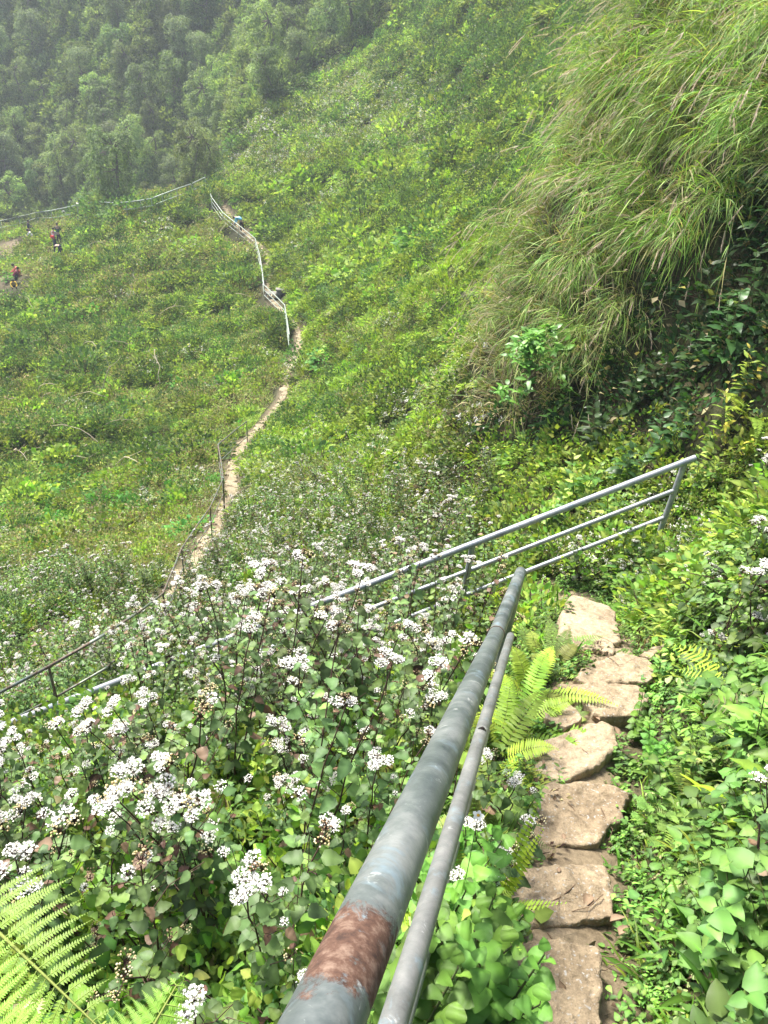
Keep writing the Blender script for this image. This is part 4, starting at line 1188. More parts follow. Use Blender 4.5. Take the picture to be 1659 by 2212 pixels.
# ---- white-flowered thicket -----------------------------------------------------------
AG = []
for k in range(9):
    st, fo, fl = ageratina(R.uniform(1.0, 1.25), k, (3, 2, 3, 2, 3, 2, 3, 2, 3)[k], 1.0, (0.65, 0.4, 0.75, 0.25, 0.6, 0.7, 0.5, 0.15, 0.8)[k], heads=(4, 2, 3, 3, 4, 2, 3, 1, 4)[k], cs=(1.2, 1.05, 1.15, 1.05, 1, 1, 1, 0.95, 0.9)[k])
    AG.append(kind('white_flower_weed', 'flowering weed', stem=st, foliage=fo, blossoms=fl))
AGS = []
for k in range(4):
    st, fo, fl = ageratina(0.5, k, 2, 0.6, 0.8, heads=3)
    AGS.append(kind('white_flower_weed', 'flowering weed', stem=st, foliage=fo, blossoms=fl))

def near_rail_side(p):
    """>0 right of the near handrail (towards the steps)"""
    a, b = A0_, E_
    return (b[1] - a[1]) * (p[:, 0] - a[0]) - (b[0] - a[0]) * (p[:, 1] - a[1])

def poisson(p, dmin, weight=None):
    keep = []
    grid = {}
    for i, q in enumerate(p):
        d = dmin if np.isscalar(dmin) else dmin[i]
        cx, cy = int(q[0] // 0.6), int(q[1] // 0.6)
        ok = True
        for a in (-1, 0, 1):
            for b in (-1, 0, 1):
                for j in grid.get((cx + a, cy + b), ()):
                    if (p[j][0] - q[0]) ** 2 + (p[j][1] - q[1]) ** 2 < d * d: ok = False; break
                if not ok: break
            if not ok: break
        if ok: keep.append(i); grid.setdefault((cx, cy), []).append(i)
    return np.array(keep)

cand = wedge(9000, 1.0, 11.0, 0.2)
u, v, dep = uv(cand); pdist, _ = path_dist(cand[:, 0], cand[:, 1])
side_ = near_rail_side(cand)
u1, v1, dep1 = uv(cand + np.array([0, 0, 1.15]))
k = ((side_ < np.where(dep1 < 4.5, -0.95, -0.12)) | (cand[:, 1] > 3.3)) & (u < 1090) & (pdist > 0.32) & (cand[:, 1] > 0.35) & (dep1 > 1.25) & (v1 > 1080) & (u1 < 1080)
# keep the big fern corner open
k &= ~((u1 < 420) & (v1 > 1700)) & ~((side_ >= -0.95) & (u1 > 900))
# thin out behind the far fence, keep the bare line of the path open to view
k &= ~((v > 1130) & (v < 1380) & (u < 470) & (u > 330) & (dep > 9))
cand = cand[k]
ii = poisson(cand, 0.19)
cand = cand[ii]
dcam = np.linalg.norm(cand, axis=1)
order = np.argsort(dcam)
cand = cand[order]
print('thicket candidates', len(cand))
N_THING = 285
for i, q in enumerate(cand[:N_THING]):
    # the plants in front of the silver railing are shorter where the pipe shows through
    uq, vq, dq = proj(q); ut, vt, dt = proj(q + np.array([0, 0, 1.15])); sc_ = R.uniform(0.68, 1.2)
    vr = 1570 - 0.387 * ut
    lim_ = vr + (R.uniform(10, 60) if ut < 240 else (R.uniform(-210, 40) if ut < 720 else R.uniform(-120, 50)))
    if dq < 7.6 and ut > -150 and vt < lim_ + 25: sc_ = min(sc_, max(0.35, (vq - lim_) / max(60, vq - vt)))
    A = AG[R.integers(0, 5) if np.linalg.norm(q) < 4.2 else R.integers(3, len(AG))]
    A.make((q[0], q[1], q[2] - 0.03), 'tall weed with dark stems, heart shaped leaves and flat white flower clusters in the thicket',
           'white flowering weeds in the thicket left of the stone steps', R.uniform(0, 6.28), sc_, tuple(R.normal(0, 0.08, 2)))
# the rest of the thicket, too many to count: low detail plants
def merge_geo(parts):
    g = Geo()
    for s in parts:
        for V, F, K, M in zip(s.V, s.F, s.K, s.mi):
            g.V.append(V); g.F.append(F - 0 + g.n - 0 if False else F + g.n); g.K.append(K); g.mi.append(M)
        g.n += s.n
    return g
far_ag = []
for k in range(6):
    st, fo, fl = ageratina(1.05, k, 3, 0.9, 0.6, near=False, heads=(1, 3, 2, 4, 1, 2)[k])
    far_ag.append(merge_geo([st, fo, fl]))
P_AG = pool('far_white_flower', far_ag)
p = wedge(9000, 6.5, 17, 0.1)
u, v, dep = uv(p); pd, _ = path_dist(p[:, 0], p[:, 1])
side2 = u - np.interp(v, [900, 1000, 1120, 1250, 1500], [585, 505, 480, 400, 0])
k = (pd > 0.3) & (v > 1040) & (u < 1130) & ((v > 1260) | (side2 > 0)) & (R.random(len(p)) < np.clip((v - 1040) / 420, 0.03, 0.55))
p = p[k]; p = p[poisson(p, 0.24)]
near_set = set()
if len(cand) > 0:
    d0 = np.linalg.norm(cand[min(N_THING, len(cand)) - 1])
    p = p[np.linalg.norm(p, axis=1) > d0 - 0.3]
print('far thicket', len(p))
place('white_flower_thicket', 'mass of small white flowered weeds beyond the silver railing', 'wild flowers', P_AG, 6, p, R.uniform(0.5, 0.95, len(p)), 0.2, 0.1)

# ---- low herbs under and between -----------------------------------------------------
def herb(n, cols, L, h, prof='ovate', aspect=0.6):
    g = Geo()
    for k in range(n):
        a = R.uniform(0, 6.28); r = 0.16 * sqrt(R.random()); b = np.array([math.cos(a) * r, math.sin(a) * r, 0]); hh = h * R.uniform(0.4, 1.2)
        tip = b + np.array([R.normal(0, 0.04), R.normal(0, 0.04), hh])
        sticks(g, b, tip, 0.0016, 0.001, (0.10, 0.11, 0.04), 0.1, 3, 1)
        m = R.integers(4, 8); u_ = np.linspace(0.35, 1, m); ang = np.arange(m) * 1.9 + R.uniform(0, 6)
        Pb = b + (tip - b) * u_[:, None]; D = np.stack([np.cos(ang), np.sin(ang), R.uniform(-0.1, 0.5, m)], 1)
        LL = L * R.uniform(0.6, 1.25, m)
        leaves(g, Pb + norm(D) * (LL * 0.12)[:, None], D, np.array([0, 0, 1.0]) + R.normal(0, 0.25, (m, 3)), LL, LL * aspect, prof, 5, 0.1, R.uniform(0.05, 0.4, m), colmix(cols, m))
    return g
H1 = [(0.085, 0.165, 0.034), (0.115, 0.205, 0.042), (0.065, 0.135, 0.030)]
H2 = [(0.14, 0.25, 0.042), (0.17, 0.29, 0.05), (0.11, 0.21, 0.038)]
P_HERB = pool('herb', [herb(9, H1, 0.045, 0.14) for _ in range(3)] + [herb(8, H2, 0.05, 0.16, 'ovate', 0.55) for _ in range(3)] +
              [herb(7, H1 + G_GREY, 0.032, 0.10, 'round', 0.85) for _ in range(2)] + [herb(8, H1, 0.06, 0.2, 'heart', 0.7) for _ in range(2)] +
              [herb(7, H1, 0.075, 0.14, 'lance', 0.28) for _ in range(2)], [NEARLEAF, STEM, PETAL])
P_SGRASS = pool('short_grass', [grass_geo(34, 0.22, 0.008, 0.9, G_MID + H2[:1], 0.6, 0.08, nseg=4) for _ in range(3)] + [grass_geo(16, 0.26, 0.016, 0.9, H1 + H2, 0.55, 0.08, nseg=5) for _ in range(2)], [GRASSM, STEM, PETAL])
P_LITTER = pool('dry_litter', [clump(60, 0.22, 0.05, 0.045, G_DRY + BROWN, 'ovate', 10, up=1.2, twigcol=G_DRY + BROWN) for _ in range(3)])

def in_any_step(p):
    m = np.zeros(len(p), bool)
    for pw in step_polys:
        m |= poly_sdf(p[:, 0], p[:, 1], pw) > 0.025
    return m
p = wedge(5200, 0.5, 7.5, 0.2)
u, v, dep = uv(p); pd, _ = path_dist(p[:, 0], p[:, 1])
wob2 = (fbm(p[:, 0] * 2.5, p[:, 1] * 2.5) - 0.5) * 0.30
k = ~in_any_step(p) & (pd > 0.12 + wob2)
p, u, v, pd, dep = p[k], u[k], v[k], pd[k], dep[k]
onpath = pd < 0.45
s = np.where(onpath, R.uniform(0.35, 0.7, len(p)), R.uniform(0.6, 1.4, len(p)))
place('ground_cover', 'dense low green herbs covering the banks beside the stone steps', 'herbs', P_HERB, 12, p, s, 0.7, 0.15)
p = wedge(2400, 0.5, 7.5, 0.2); pd, _ = path_dist(p[:, 0], p[:, 1])
k = ~in_any_step(p) & (pd > 0.24); p = p[k]
place('short_grass', 'short green grass tufts between the herbs beside the steps', 'grass', P_SGRASS, 5, p, R.uniform(0.6, 1.4, len(p)), 0.2, 0.15)
p = wedge(500, 0.5, 7.5, 0.2); pd, _ = path_dist(p[:, 0], p[:, 1])
k = ~in_any_step(p) & (pd < 0.6); p = p[k]
place('leaf_litter', 'dry brown leaf litter and tiny twigs along the edge of the steps', 'leaf litter', P_LITTER, 3, p, R.uniform(0.35, 0.7, len(p)), 0.9, 0.15)
# taller leafy filling under the thicket
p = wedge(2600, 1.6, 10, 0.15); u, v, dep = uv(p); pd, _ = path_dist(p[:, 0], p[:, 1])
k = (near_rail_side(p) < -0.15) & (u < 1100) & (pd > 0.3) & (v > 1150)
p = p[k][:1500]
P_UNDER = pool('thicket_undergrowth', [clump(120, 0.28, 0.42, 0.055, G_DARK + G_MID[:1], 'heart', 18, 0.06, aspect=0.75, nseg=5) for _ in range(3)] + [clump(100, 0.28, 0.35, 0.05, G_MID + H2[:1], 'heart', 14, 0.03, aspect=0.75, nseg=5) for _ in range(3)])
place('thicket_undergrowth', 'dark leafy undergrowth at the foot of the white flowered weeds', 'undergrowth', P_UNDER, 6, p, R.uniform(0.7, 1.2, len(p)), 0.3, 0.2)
# mixed greenery on the bank behind the corner post and up the dark hollow
p = wedge(9000, 4.5, 14, 0.15); u, v, dep = uv(p); pd, _ = path_dist(p[:, 0], p[:, 1])
k = (p[:, 0] > 1.0) & (u > 1040) & (pd > 0.4) & (v < 1500) & ((v > 960) | (R.random(len(p)) < 0.35))
p, u, v = p[k], u[k], v[k]
p = p[poisson(p, 0.12)]; u, v, dep = uv(p)
upper = (v < np.interp(u, [1050, 1250, 1400, 1550, 1659], [900, 850, 650, 420, 300]))
P_BANK = pool('bank_weed', [clump(90, 0.28, 0.26, 0.07, G_MID + H2[:2], 'ovate', 8, aspect=0.5, nseg=4) for _ in range(4)] + [clump(70, 0.28, 0.22, 0.095, G_MID + G_DARK[:1], 'ovate', 8, aspect=0.42, nseg=4) for _ in range(3)])
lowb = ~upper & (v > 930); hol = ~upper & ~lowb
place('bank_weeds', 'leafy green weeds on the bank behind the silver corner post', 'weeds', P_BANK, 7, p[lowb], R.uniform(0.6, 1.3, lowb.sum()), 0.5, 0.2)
P_HOL = pool('hollow_weed', [clump(80, 0.28, 0.26, 0.085, [(0.035, 0.08, 0.025), (0.05, 0.105, 0.03), (0.025, 0.06, 0.02)], 'ovate', 10, 0.08, aspect=0.5) for _ in range(4)])  # dark green leaves, darkened further to put the hollow's shade into their colour
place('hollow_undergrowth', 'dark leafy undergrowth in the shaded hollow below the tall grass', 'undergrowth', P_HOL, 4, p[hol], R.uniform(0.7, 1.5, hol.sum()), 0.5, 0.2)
place('bank_grass', 'tangled grass low on the bank beneath the tall reeds', 'grass', P_DGRASS, 3, p[upper], R.uniform(0.8, 1.6, upper.sum()), 0.3, 0.2)

# ---- tall reed-like grass overhanging on the right ---------------------------------------
RG = []
for k in range(6):
    cu, fo, pl = reed(1.5, (-0.62, -0.50, 0), 26, (0.5, 0.3, 0.7, 0.15, 0.4, 0.6)[k], k, (0.5, 0.3, 0.6, 0.15, 0.4, 0.5)[k])
    RG.append(kind('reed_grass', 'tall grass', culms=cu, blades=fo, plumes=pl, mats=[GRASSM, STEM, PETAL]))
pts_ = []
for q in range(2400):
    a_, b_ = R.uniform(1140, 1760), R.uniform(-120, 880)
    lim = np.interp(a_, [1140, 1270, 1400, 1550, 1659, 1760], [800, 790, 640, 480, 400, 380])
    lo_ = np.interp(a_, [1140, 1220, 1300, 1360], [560, 360, 120, -200])
    if b_ > lim or b_ < lo_: continue
    h_ = hit(a_, b_)
    if 6 < h_ @ FW < 16: pts_.append(h_)
pts_ = np.array(pts_)
pts_ = pts_[poisson(pts_, 0.33)]
print('reeds', len(pts_))
for q in pts_[:240]:
    u_, v_, d_ = proj(q)
    sel = R.choice(6, p=[.22, .14, .26, .08, .14, .16]) if u_ < 1400 else R.choice(6, p=[.08, .25, .08, .35, .16, .08])
    RG[sel].make((q[0], q[1], q[2] - 0.04), 'tall tangled reed like grass drooping over the bank with straw coloured plumes',
                 'tall grass clumps overhanging the right bank', R.uniform(-0.9, 0.9), R.uniform(0.6, 1.2), tuple(R.normal(0, 0.18, 2)))

# ---- single plants one can point to ------------------------------------------------------
def at(px, py): return hit(px, py)
def sword_fern(n, L, cols, seed=0, pl=0.05, spread=0.8, pairs=26, lift=(0.5, 1.2), droop=0.45):
    parts = []
    for k in range(n):
        a = k * 2.4 + R.uniform(-0.4, 0.4); g = Geo()
        frond(g, (math.cos(a) * 0.01, math.sin(a) * 0.01, 0), (math.cos(a) * spread, math.sin(a) * spread, R.uniform(*lift)), L * R.uniform(0.6, 1.1), pairs, pl, colmix(cols, 1)[0], R.uniform(0.6, 1.3) * droop,
              rach=0.0014, nseg=2, gap=0.92)
        parts.append(('frond', g.mesh('frond', [NEARLEAF, STEM, PETAL])))
    return Kind('sword_fern', 'fern', parts)
SF = [sword_fern(8, 0.50, G_LIME), sword_fern(7, 0.42, G_LIME[:3] + G_MID[3:]), sword_fern(9, 0.36, G_MID + G_LIME[2:3])]
FERNS = [
 (1075,1640,0,1.0,'lime green sword fern standing upright just right of the middle rail'),
 (1120,1570,0,1.0,'lime sword fern whose fronds reach toward the wedge shaped stone'),
 (1145,1500,1,1.0,'sword fern between the handrail post and the upper steps'),
 (1165,1425,2,1.0,'dark narrow sword fern left of the large tilted slab'),
 (1195,1440,2,0.8,'small feathery fern touching the lower edge of the tilted slab'),
 (1050,1800,2,0.9,'deep green fern hidden below the middle rail beside the third step'),
 (1230,1560,2,0.35,'tiny fern sprout between the wedge stone and the smooth step'),
 (985,2010,1,0.8,'fern half covered by broad leaves at the foot of the handrail'),
 (890,1700,2,1.1,'deep green fern left of the thick handrail among the weeds'),
 (910,1640,0,0.95,'bright fern with upright fronds left of the thick handrail'),
 (600,1780,1,0.8,'yellow green fern peeping out in the middle of the flower thicket'),
 (1470,1180,1,0.8,'pale fern at the foot of the corner post bank'),
 (1620,905,0,1.1,'lime fern at the right edge above the flowering weeds'),
 (1560,660,2,2.0,'large shaded fern inside the dark hollow under the tall grass'),
 (1510,1760,2,0.9,'fern clump half hidden under the bright broad leaved plant'),
]
for (a, b, k, s, lab) in FERNS:
    q = at(a, b); SF[k].make((q[0], q[1], q[2] - 0.01), lab, 'sword ferns beside the stone steps', R.uniform(0, 6.28), s * (1.35 if s < 1.5 else 1))

# long single-pinnate fronds leaning out over the steps, each plant a thing
def lone_fronds(name, label, base, tips, pairs, pl, cols, droop=0.2, width=0.95):
    o = empty(name, base, label, 'fern')
    for tp in tips:
        g = Geo(); d = tp - base; L = np.linalg.norm(d)
        frond(g, (0, 0, 0), norm(d + np.array([0, 0, L * droop])), L * 1.04, pairs, pl, colmix(cols, 1)[0], droop, rach=0.0015, nseg=2, gap=width)
        g.obj('frond', [NEARLEAF, STEM, PETAL], o)
    return o
b1 = at(1060, 1990)
lone_fronds('sword_fern', 'long lime frond pair leaning up over the third step stone from the handrail side', b1 + [0, 0, 0.02],
            [P(1186, 1672, 2.15), P(1198, 1745, 2.2), P(1040, 1700, 2.05)], 24, 0.032, G_LIME[:2])
b2 = at(1020, 2010)
lone_fronds('sword_fern', 'bright horizontal fern frond lying across the second step stone', b2 + [0, 0, 0.08],
            [P(1242, 1945, 1.95), P(1135, 2055, 1.75)], 22, 0.034, [(0.26, 0.38, 0.05), (0.30, 0.42, 0.06)], 0.12)
lone_fronds('bracken', 'yellow green bracken fronds arching right of the broad step stone', at(1600, 1470) + [0, 0, 0.02],
            [P(1440, 1392, 4.0), P(1470, 1450, 3.9), P(1560, 1360, 4.2)], 16, 0.11, G_LIME[:2], 0.25, 0.62)
lone_fronds('bracken', 'dull olive bracken frond at the right edge below the flowering weeds', at(1700, 1560) + [0, 0, 0.05],
            [P(1530, 1520, 3.3), P(1560, 1580, 3.2)], 15, 0.11, [(0.15, 0.18, 0.06), (0.18, 0.2, 0.08)], 0.2, 0.6)
# the big feathery fern in the lower left corner
def big_fern():
    base = P(-330, 2350, 1.55)
    gz = float(T(base[0], base[1])[0])
    o = empty('feather_fern', (base[0], base[1], gz), 'large bright feathery fern filling the lower left corner in front of the flower thicket', 'fern')
    org = np.array(o.location)
    col_ = [(0.19, 0.33, 0.04), (0.22, 0.36, 0.045)]
    for (s_, e_, n_, pl_, upv_) in [(P(-90, 1935, 1.30), P(245, 2250, 1.12), 18, 0.15, (0.1, -0.35, 1)), (P(-140, 2120, 1.2), P(130, 2350, 1.02), 15, 0.13, (0, -0.4, 1)),
                                    (P(230, 2400, 1.05), P(395, 2105, 1.16), 13, 0.095, (0.1, -0.35, 1)), (P(-60, 2330, 1.12), P(250, 2330, 1.0), 15, 0.13, (0, -0.4, 1))]:
        g = Geo(); L = np.linalg.norm(e_ - s_)
        bipinnate(g, s_ - org, norm(e_ - s_ + np.array([0, 0, 0.06 * L])), L, n_, pl_, colmix(col_, 1)[0], 0.06, upv_, 34, 0.0085)
        stalk = np.array([s_ - org, (s_ - org) * 0.6 + np.array([0, 0, -0.05]), (0, 0, -0.05)])
        tube(g, stalk, [0.003, 0.004, 0.005], 5, (0.18, 0.18, 0.06), 1)
        g.obj('frond', [NEARLEAF, STEM, PETAL], o)
big_fern()

MW = [kind('mugwort', 'weed', stem=a, foliage=b) for a, b in [mugwort(0.28, [(0.16, 0.27, 0.06), (0.20, 0.32, 0.07)], 18, 0.085), mugwort(0.36, [(0.18, 0.30, 0.065), (0.22, 0.34, 0.08)], 20, 0.10)]]
for (a, b, k, s, lab) in [(1020,1430,1,1.2,'feathery pale weed directly left of the handrail weld'), (985,1490,1,1.1,'feathery pale weed left of the handrail, nearer the white flowers'),
                          (1045,1360,0,1.2,'small feathery weed left of the end of the thick handrail'),
                          (1385,1790,0,0.85,'lobed bright weed overhanging the right side of the third step'), (1470,1890,0,1.0,'low lobed weed right of the second step among round leaves'),
                          (1430,1830,1,0.7,'lobed bright weed next to the long yellow leaves'), (1540,1650,0,1.0,'feathery weed below the broad bright leaves on the right bank'),
                          (1330,1385,0,0.5,'tiny feathery sprout at the right foot of the tilted slab'), (560,1830,0,0.9,'feathery sprig deep in the flower thicket')]:
    q = at(a, b); MW[k].make(q, lab, 'feathery lobed weeds near the steps', R.uniform(0, 6), s)

BL = {
 'lime': kind('broad_leaved_plant', 'plant', **dict(zip(('stem', 'foliage'), broadleaf(0.42, 0.13, H2 + [(0.22, 0.38, 0.05)], 12, 'ovate', 0.5, 2)))),
 'mid': kind('broad_leaved_plant', 'plant', **dict(zip(('stem', 'foliage'), broadleaf(0.55, 0.14, H1 + G_MID, 16, 'ovate', 0.42, 3)))),
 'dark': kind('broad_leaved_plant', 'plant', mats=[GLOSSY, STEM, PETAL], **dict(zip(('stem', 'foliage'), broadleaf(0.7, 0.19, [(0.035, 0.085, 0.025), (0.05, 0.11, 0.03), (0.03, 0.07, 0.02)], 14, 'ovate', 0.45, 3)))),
 'heart': kind('heart_leaved_weed', 'weed', **dict(zip(('stem', 'foliage'), broadleaf(0.42, 0.066, [(0.11, 0.22, 0.035), (0.14, 0.26, 0.04), (0.09, 0.18, 0.035)], 18, 'heart', 0.80, 3, 0.35)))),
 'long': kind('long_leaved_plant', 'plant', **dict(zip(('stem', 'foliage'), broadleaf(0.16, 0.22, [(0.28, 0.42, 0.03), (0.34, 0.46, 0.04)], 7, 'lance', 0.17, 1, 0.5)))),
 'yellow': kind('broad_leaved_plant', 'plant', **dict(zip(('stem', 'foliage'), broadleaf(0.5, 0.14, [(0.26, 0.34, 0.05), (0.20, 0.30, 0.045), (0.40, 0.36, 0.06)], 14, 'lance', 0.33, 3)))),
}
SPOTS = [
 (1625,1640,'lime',1.1,'bright broad leaved plant at the right edge above the long yellow leaves'), (1560,1600,'lime',0.8,'bright broad leaved seedling left of the larger one on the right bank'),
 (1660,1745,'lime',1.0,'leafy bright plant cut off by the right edge of the view'), (1650,1850,'lime',0.6,'small rosette with rounded bright leaves at the right edge'),
 (1565,1790,'long',1.0,'plant with long arching yellow green leaves on the right bank'), (1610,1810,'long',0.7,'smaller arching yellow leaved plant at the right edge'),
 (1340,1430,'long',0.35,'narrow leaved sprout beside the smallest stone'), (1420,1480,'mid',0.45,'olive narrow leaved weed right of the smooth step'),
 (1370,1600,'heart',0.7,'round leaved weed right of the chipped step stone'), (1400,1660,'heart',0.7,'low round leaved weed with a pale dusty leaf right of the third step'),
 (1480,1720,'mid',0.5,'reddish stemmed leafy weed above the lobed weed on the right bank'),
 (930,2080,'heart',1.0,'leafy weed with large heart shaped leaves between the rails and lowest step'), (985,2150,'heart',1.15,'bright heart leaved weed in the bottom centre beside the lowest step'),
 (900,2190,'heart',1.0,'heart leaved weed directly under the middle rail at the bottom'), (1040,2090,'heart',0.9,'heart leaved weed overlapping the left corner of the lowest step'),
 (1010,1930,'heart',0.9,'heart leaved weed growing up past the middle rail beside the second step'), (1060,2230,'heart',1.1,'heart leaved weed at the bottom edge left of the lowest step'),
 (955,2010,'heart',1.1,'tall heart leaved weed touching the underside of the middle rail'), (880,2290,'heart',1.2,'heart leaved weed at the bottom edge below the middle rail'),
 (1125,1770,'mid',0.35,'dark pointed leaf weed hanging over the left of the third step'),
 (1240,1100,'mid',1.1,'leafy shrubby weed behind the middle of the silver railing'), (1310,1150,'mid',0.9,'bright leafy weed under the silver railing near the corner post'), (1380,1230,'mid',0.8,'leafy weed at the foot of the silver corner post'),
 (1190,1150,'mid',0.8,'leafy weed showing between the top and middle bar of the silver railing'), (1345,1060,'dark',0.8,'large leaved dark plant just behind the silver corner'),
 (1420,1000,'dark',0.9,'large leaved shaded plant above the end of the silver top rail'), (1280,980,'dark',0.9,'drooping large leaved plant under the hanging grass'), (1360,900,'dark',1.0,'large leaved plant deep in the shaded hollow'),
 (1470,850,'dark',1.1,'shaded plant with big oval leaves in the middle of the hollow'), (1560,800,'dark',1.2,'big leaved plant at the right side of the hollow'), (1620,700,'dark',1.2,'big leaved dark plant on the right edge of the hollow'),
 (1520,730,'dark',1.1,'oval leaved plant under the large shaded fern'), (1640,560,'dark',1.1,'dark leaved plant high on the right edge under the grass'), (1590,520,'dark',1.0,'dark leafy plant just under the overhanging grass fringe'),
 (1560,950,'yellow',0.9,'yellowing narrow leaved plant right of the end of the top rail'), (1620,1000,'yellow',0.8,'yellow green lance leaved plant at the right edge below the fern'),
 (1600,860,'yellow',1.0,'yellow tipped leafy plant above the fern on the right'), (1640,120,'yellow',1.2,'yellow green leafy shoot at the top right corner in the tall grass'), (1645,250,'yellow',1.0,'pale leafy shoot at the right edge high in the tall grass'),
 (1500,1070,'mid',0.8,'leafy weed right of the silver corner post'), (1560,1150,'mid',0.7,'leafy weed on the bank right of the corner post, below the first one'), (1490,1270,'mid',0.6,'small leafy weed above the bare soil patch by the slab'),
 (320,1270,'lime',1.3,'pale seedling tree standing out on the slope above the flowers'), (690,1640,'heart',1.3,'pale heart leaved weed standing in the middle of the thicket'),
]
for (a, b, k, s, lab) in SPOTS:
    q = at(a, b); BL[k].make(q, lab, None, R.uniform(0, 6), s)

# flowering weeds on the right bank and leaning over the steps
RW = [(1640,1080),(1600,1120),(1655,1180),(1570,1260),(1620,1290),(1500,1330),(1545,1350),(1600,1340),(1650,1340),(1480,1390),(1590,1440),(1640,1480),(1560,1480),(1500,1480),(1450,1340),(1650,1020),(1350,1240),(1660,2130),(1600,2050),(1250,1255)]
for k, (a, b) in enumerate(RW):
    q = at(a, b)
    AGS[k % 4].make(q, 'low weed with small white flower heads on the bank right of the steps', 'low white flowering weeds on the right bank', R.uniform(0, 6), R.uniform(0.75, 1.25), tuple(R.normal(0, 0.12, 2)))
for (a, b, lab, s) in [(1075,1900,'dark stemmed white flowering weed leaning out beside the second step', 0.85), (1015,1960,'white flowering weed poking up between the two handrail pipes', 0.75), (1100,1800,'thin white flowering weed in front of the third step fronds', 0.8)]:
    AGS[(a // 5) % 4].make(at(a, b), lab, None, R.uniform(0, 6), s, (0.05, 0.1))
# one daisy by the rail
dz_ = P(1033, 1762, 2.0); zg = float(T(dz_[0], dz_[1])[0])
g1, g2, g3 = Geo(), Geo(), Geo()
tube(g1, [(0, 0, 0), (0.01, 0, (dz_[2] - zg) * 0.5), (0, 0, dz_[2] - zg)], 0.0012, 4, (0.10, 0.13, 0.05), 1)
a = np.arange(5) * 2 * pi / 5
leaves(g2, np.tile([0, 0, dz_[2] - zg], (5, 1)), np.stack([np.cos(a), np.sin(a), a * 0 + 0.1], 1), (0, -0.5, 1), 0.017, 0.011, 'round', 4, 0.05, 0.05, WHITE, mat=2)
balls(g3, [[0, 0, dz_[2] - zg + 0.002]], 0.005, (0.75, 0.45, 0.04), 0.6, 2)
kind('daisy', 'daisy', stem=g1, petals=g2, flower_centre=g3).make((dz_[0], dz_[1], zg), 'single white daisy with yellow centre beside the middle rail', None, 0, 1, (0, 0))

# glossy shrub hanging at the left edge of the tall grass
def glossy_shrub():
    st, fo = Geo(), Geo()
    LP, LD = [], []
    for k in range(46):
        a = R.uniform(0, 6.28); z = R.uniform(0.45, 1.35); r = 0.36 * sin(pi * min(1, z / 1.35)) + 0.1
        e = np.array([math.cos(a) * r * R.uniform(0.5, 1) - 0.1 * z, math.sin(a) * r * R.uniform(0.5, 1) - 0.1, z])
        sticks(st, (0.0, 0.0, z * 0.5), e, 0.005, 0.002, (0.10, 0.08, 0.05), 0.12, 4, 1)
        m = 9; aa = np.arange(m) * 2.4
        LP.append(np.tile(e, (m, 1)) + R.normal(0, 0.02, (m, 3))); LD.append(np.stack([np.cos(aa), np.sin(aa), R.uniform(-0.5, 0.6, m)], 1) + norm(e) * 0.3)
    tube(st, [(0, 0, -0.1), (0.02, 0, 0.5), (-0.05, 0, 1.2)], [0.012, 0.008, 0.004], 5, (0.10, 0.08, 0.05), 1)
    LP, LD = np.concatenate(LP), np.concatenate(LD); n = len(LP)
    L = R.uniform(0.08, 0.15, n)
    leaves(fo, LP, LD, np.array([0, 0, 1.0]) + R.normal(0, 0.3, (n, 3)), L, L * 0.36, 'lance', 5, 0.1, 0.25, colmix([(0.07, 0.16, 0.03), (0.10, 0.21, 0.04), (0.13, 0.26, 0.045)], n))
    return kind('glossy_shrub', 'shrub', stem=st, foliage=fo, mats=[GLOSSY, STEM, PETAL])
GS = glossy_shrub()
GS.make(P(1115, 850, 8.2) * 1.0, 'glossy leaved shrub at the left edge of the overhanging tall grass', None, 0.5, 1.0)
q = hit(1128, 950)
for o_ in C.objects:
    if o_.name.startswith('glossy_shrub') and o_.type == 'EMPTY': o_.location = (q[0], q[1], q[2])
    if o_.name.startswith('glossy_shrub') and o_.type == 'EMPTY': o_.scale = (1.3,) * 3

# twigs, dead leaves on the steps; dead stalks on the left slope
tw = []
for k in range(4):
    g = Geo(); n = 7; t = np.linspace(0, 1, n); L = 0.22
    pts = np.stack([L * t, np.cumsum(R.normal(0, 0.012, n)), 0.006 + np.abs(np.sin(t * 3.1)) * 0.015], 1)
    tube(g, pts, np.linspace(0.0022, 0.001, n), 4, (0.16, 0.11, 0.07), 1)
    for j in (2, 4): tube(g, [pts[j], pts[j] + [0.03, R.choice([-1, 1]) * 0.03, 0.01]], [0.0012, 0.0007], 3, (0.16, 0.11, 0.07), 1)
    tw.append(Kind('twig', 'twig', [('bark', g.mesh('bark', [LEAF, STEM, PETAL]))]))
for k, (a, b) in enumerate([(1240,1945),(1290,1960),(1215,1760),(1290,1770),(1180,2040),(1270,2090),(1300,1440),(1250,1640),(1330,1420),(1160,1990),(1230,2140),(1345,1450)]):
    q = at(a, b)
    g_ = tw[k % 4].parts[0][1]
    o = bpy.data.objects.new('twig', g_); C.objects.link(o); o.location = q + np.array([0, 0, 0.075]); o.rotation_euler = (0.3, 0.1, R.uniform(0, 6.28)); o.scale = (R.uniform(0.6, 1.3),) * 3
    meta(o, 'thin dry twig lying on the sandy steps', 'twig', 'dry twigs lying on the steps')
dl = Geo(); leaves(dl, [(-0.025, 0, 0)], [(1, 0, 0.1)], (0, 0.2, 1), 0.05, 0.032, 'ovate', 5, 0.35, -0.1, (0.20, 0.14, 0.09)); dlm = dl.mesh('dead_leaf', [col_mat('dead_leaf_brown', 0.8)])
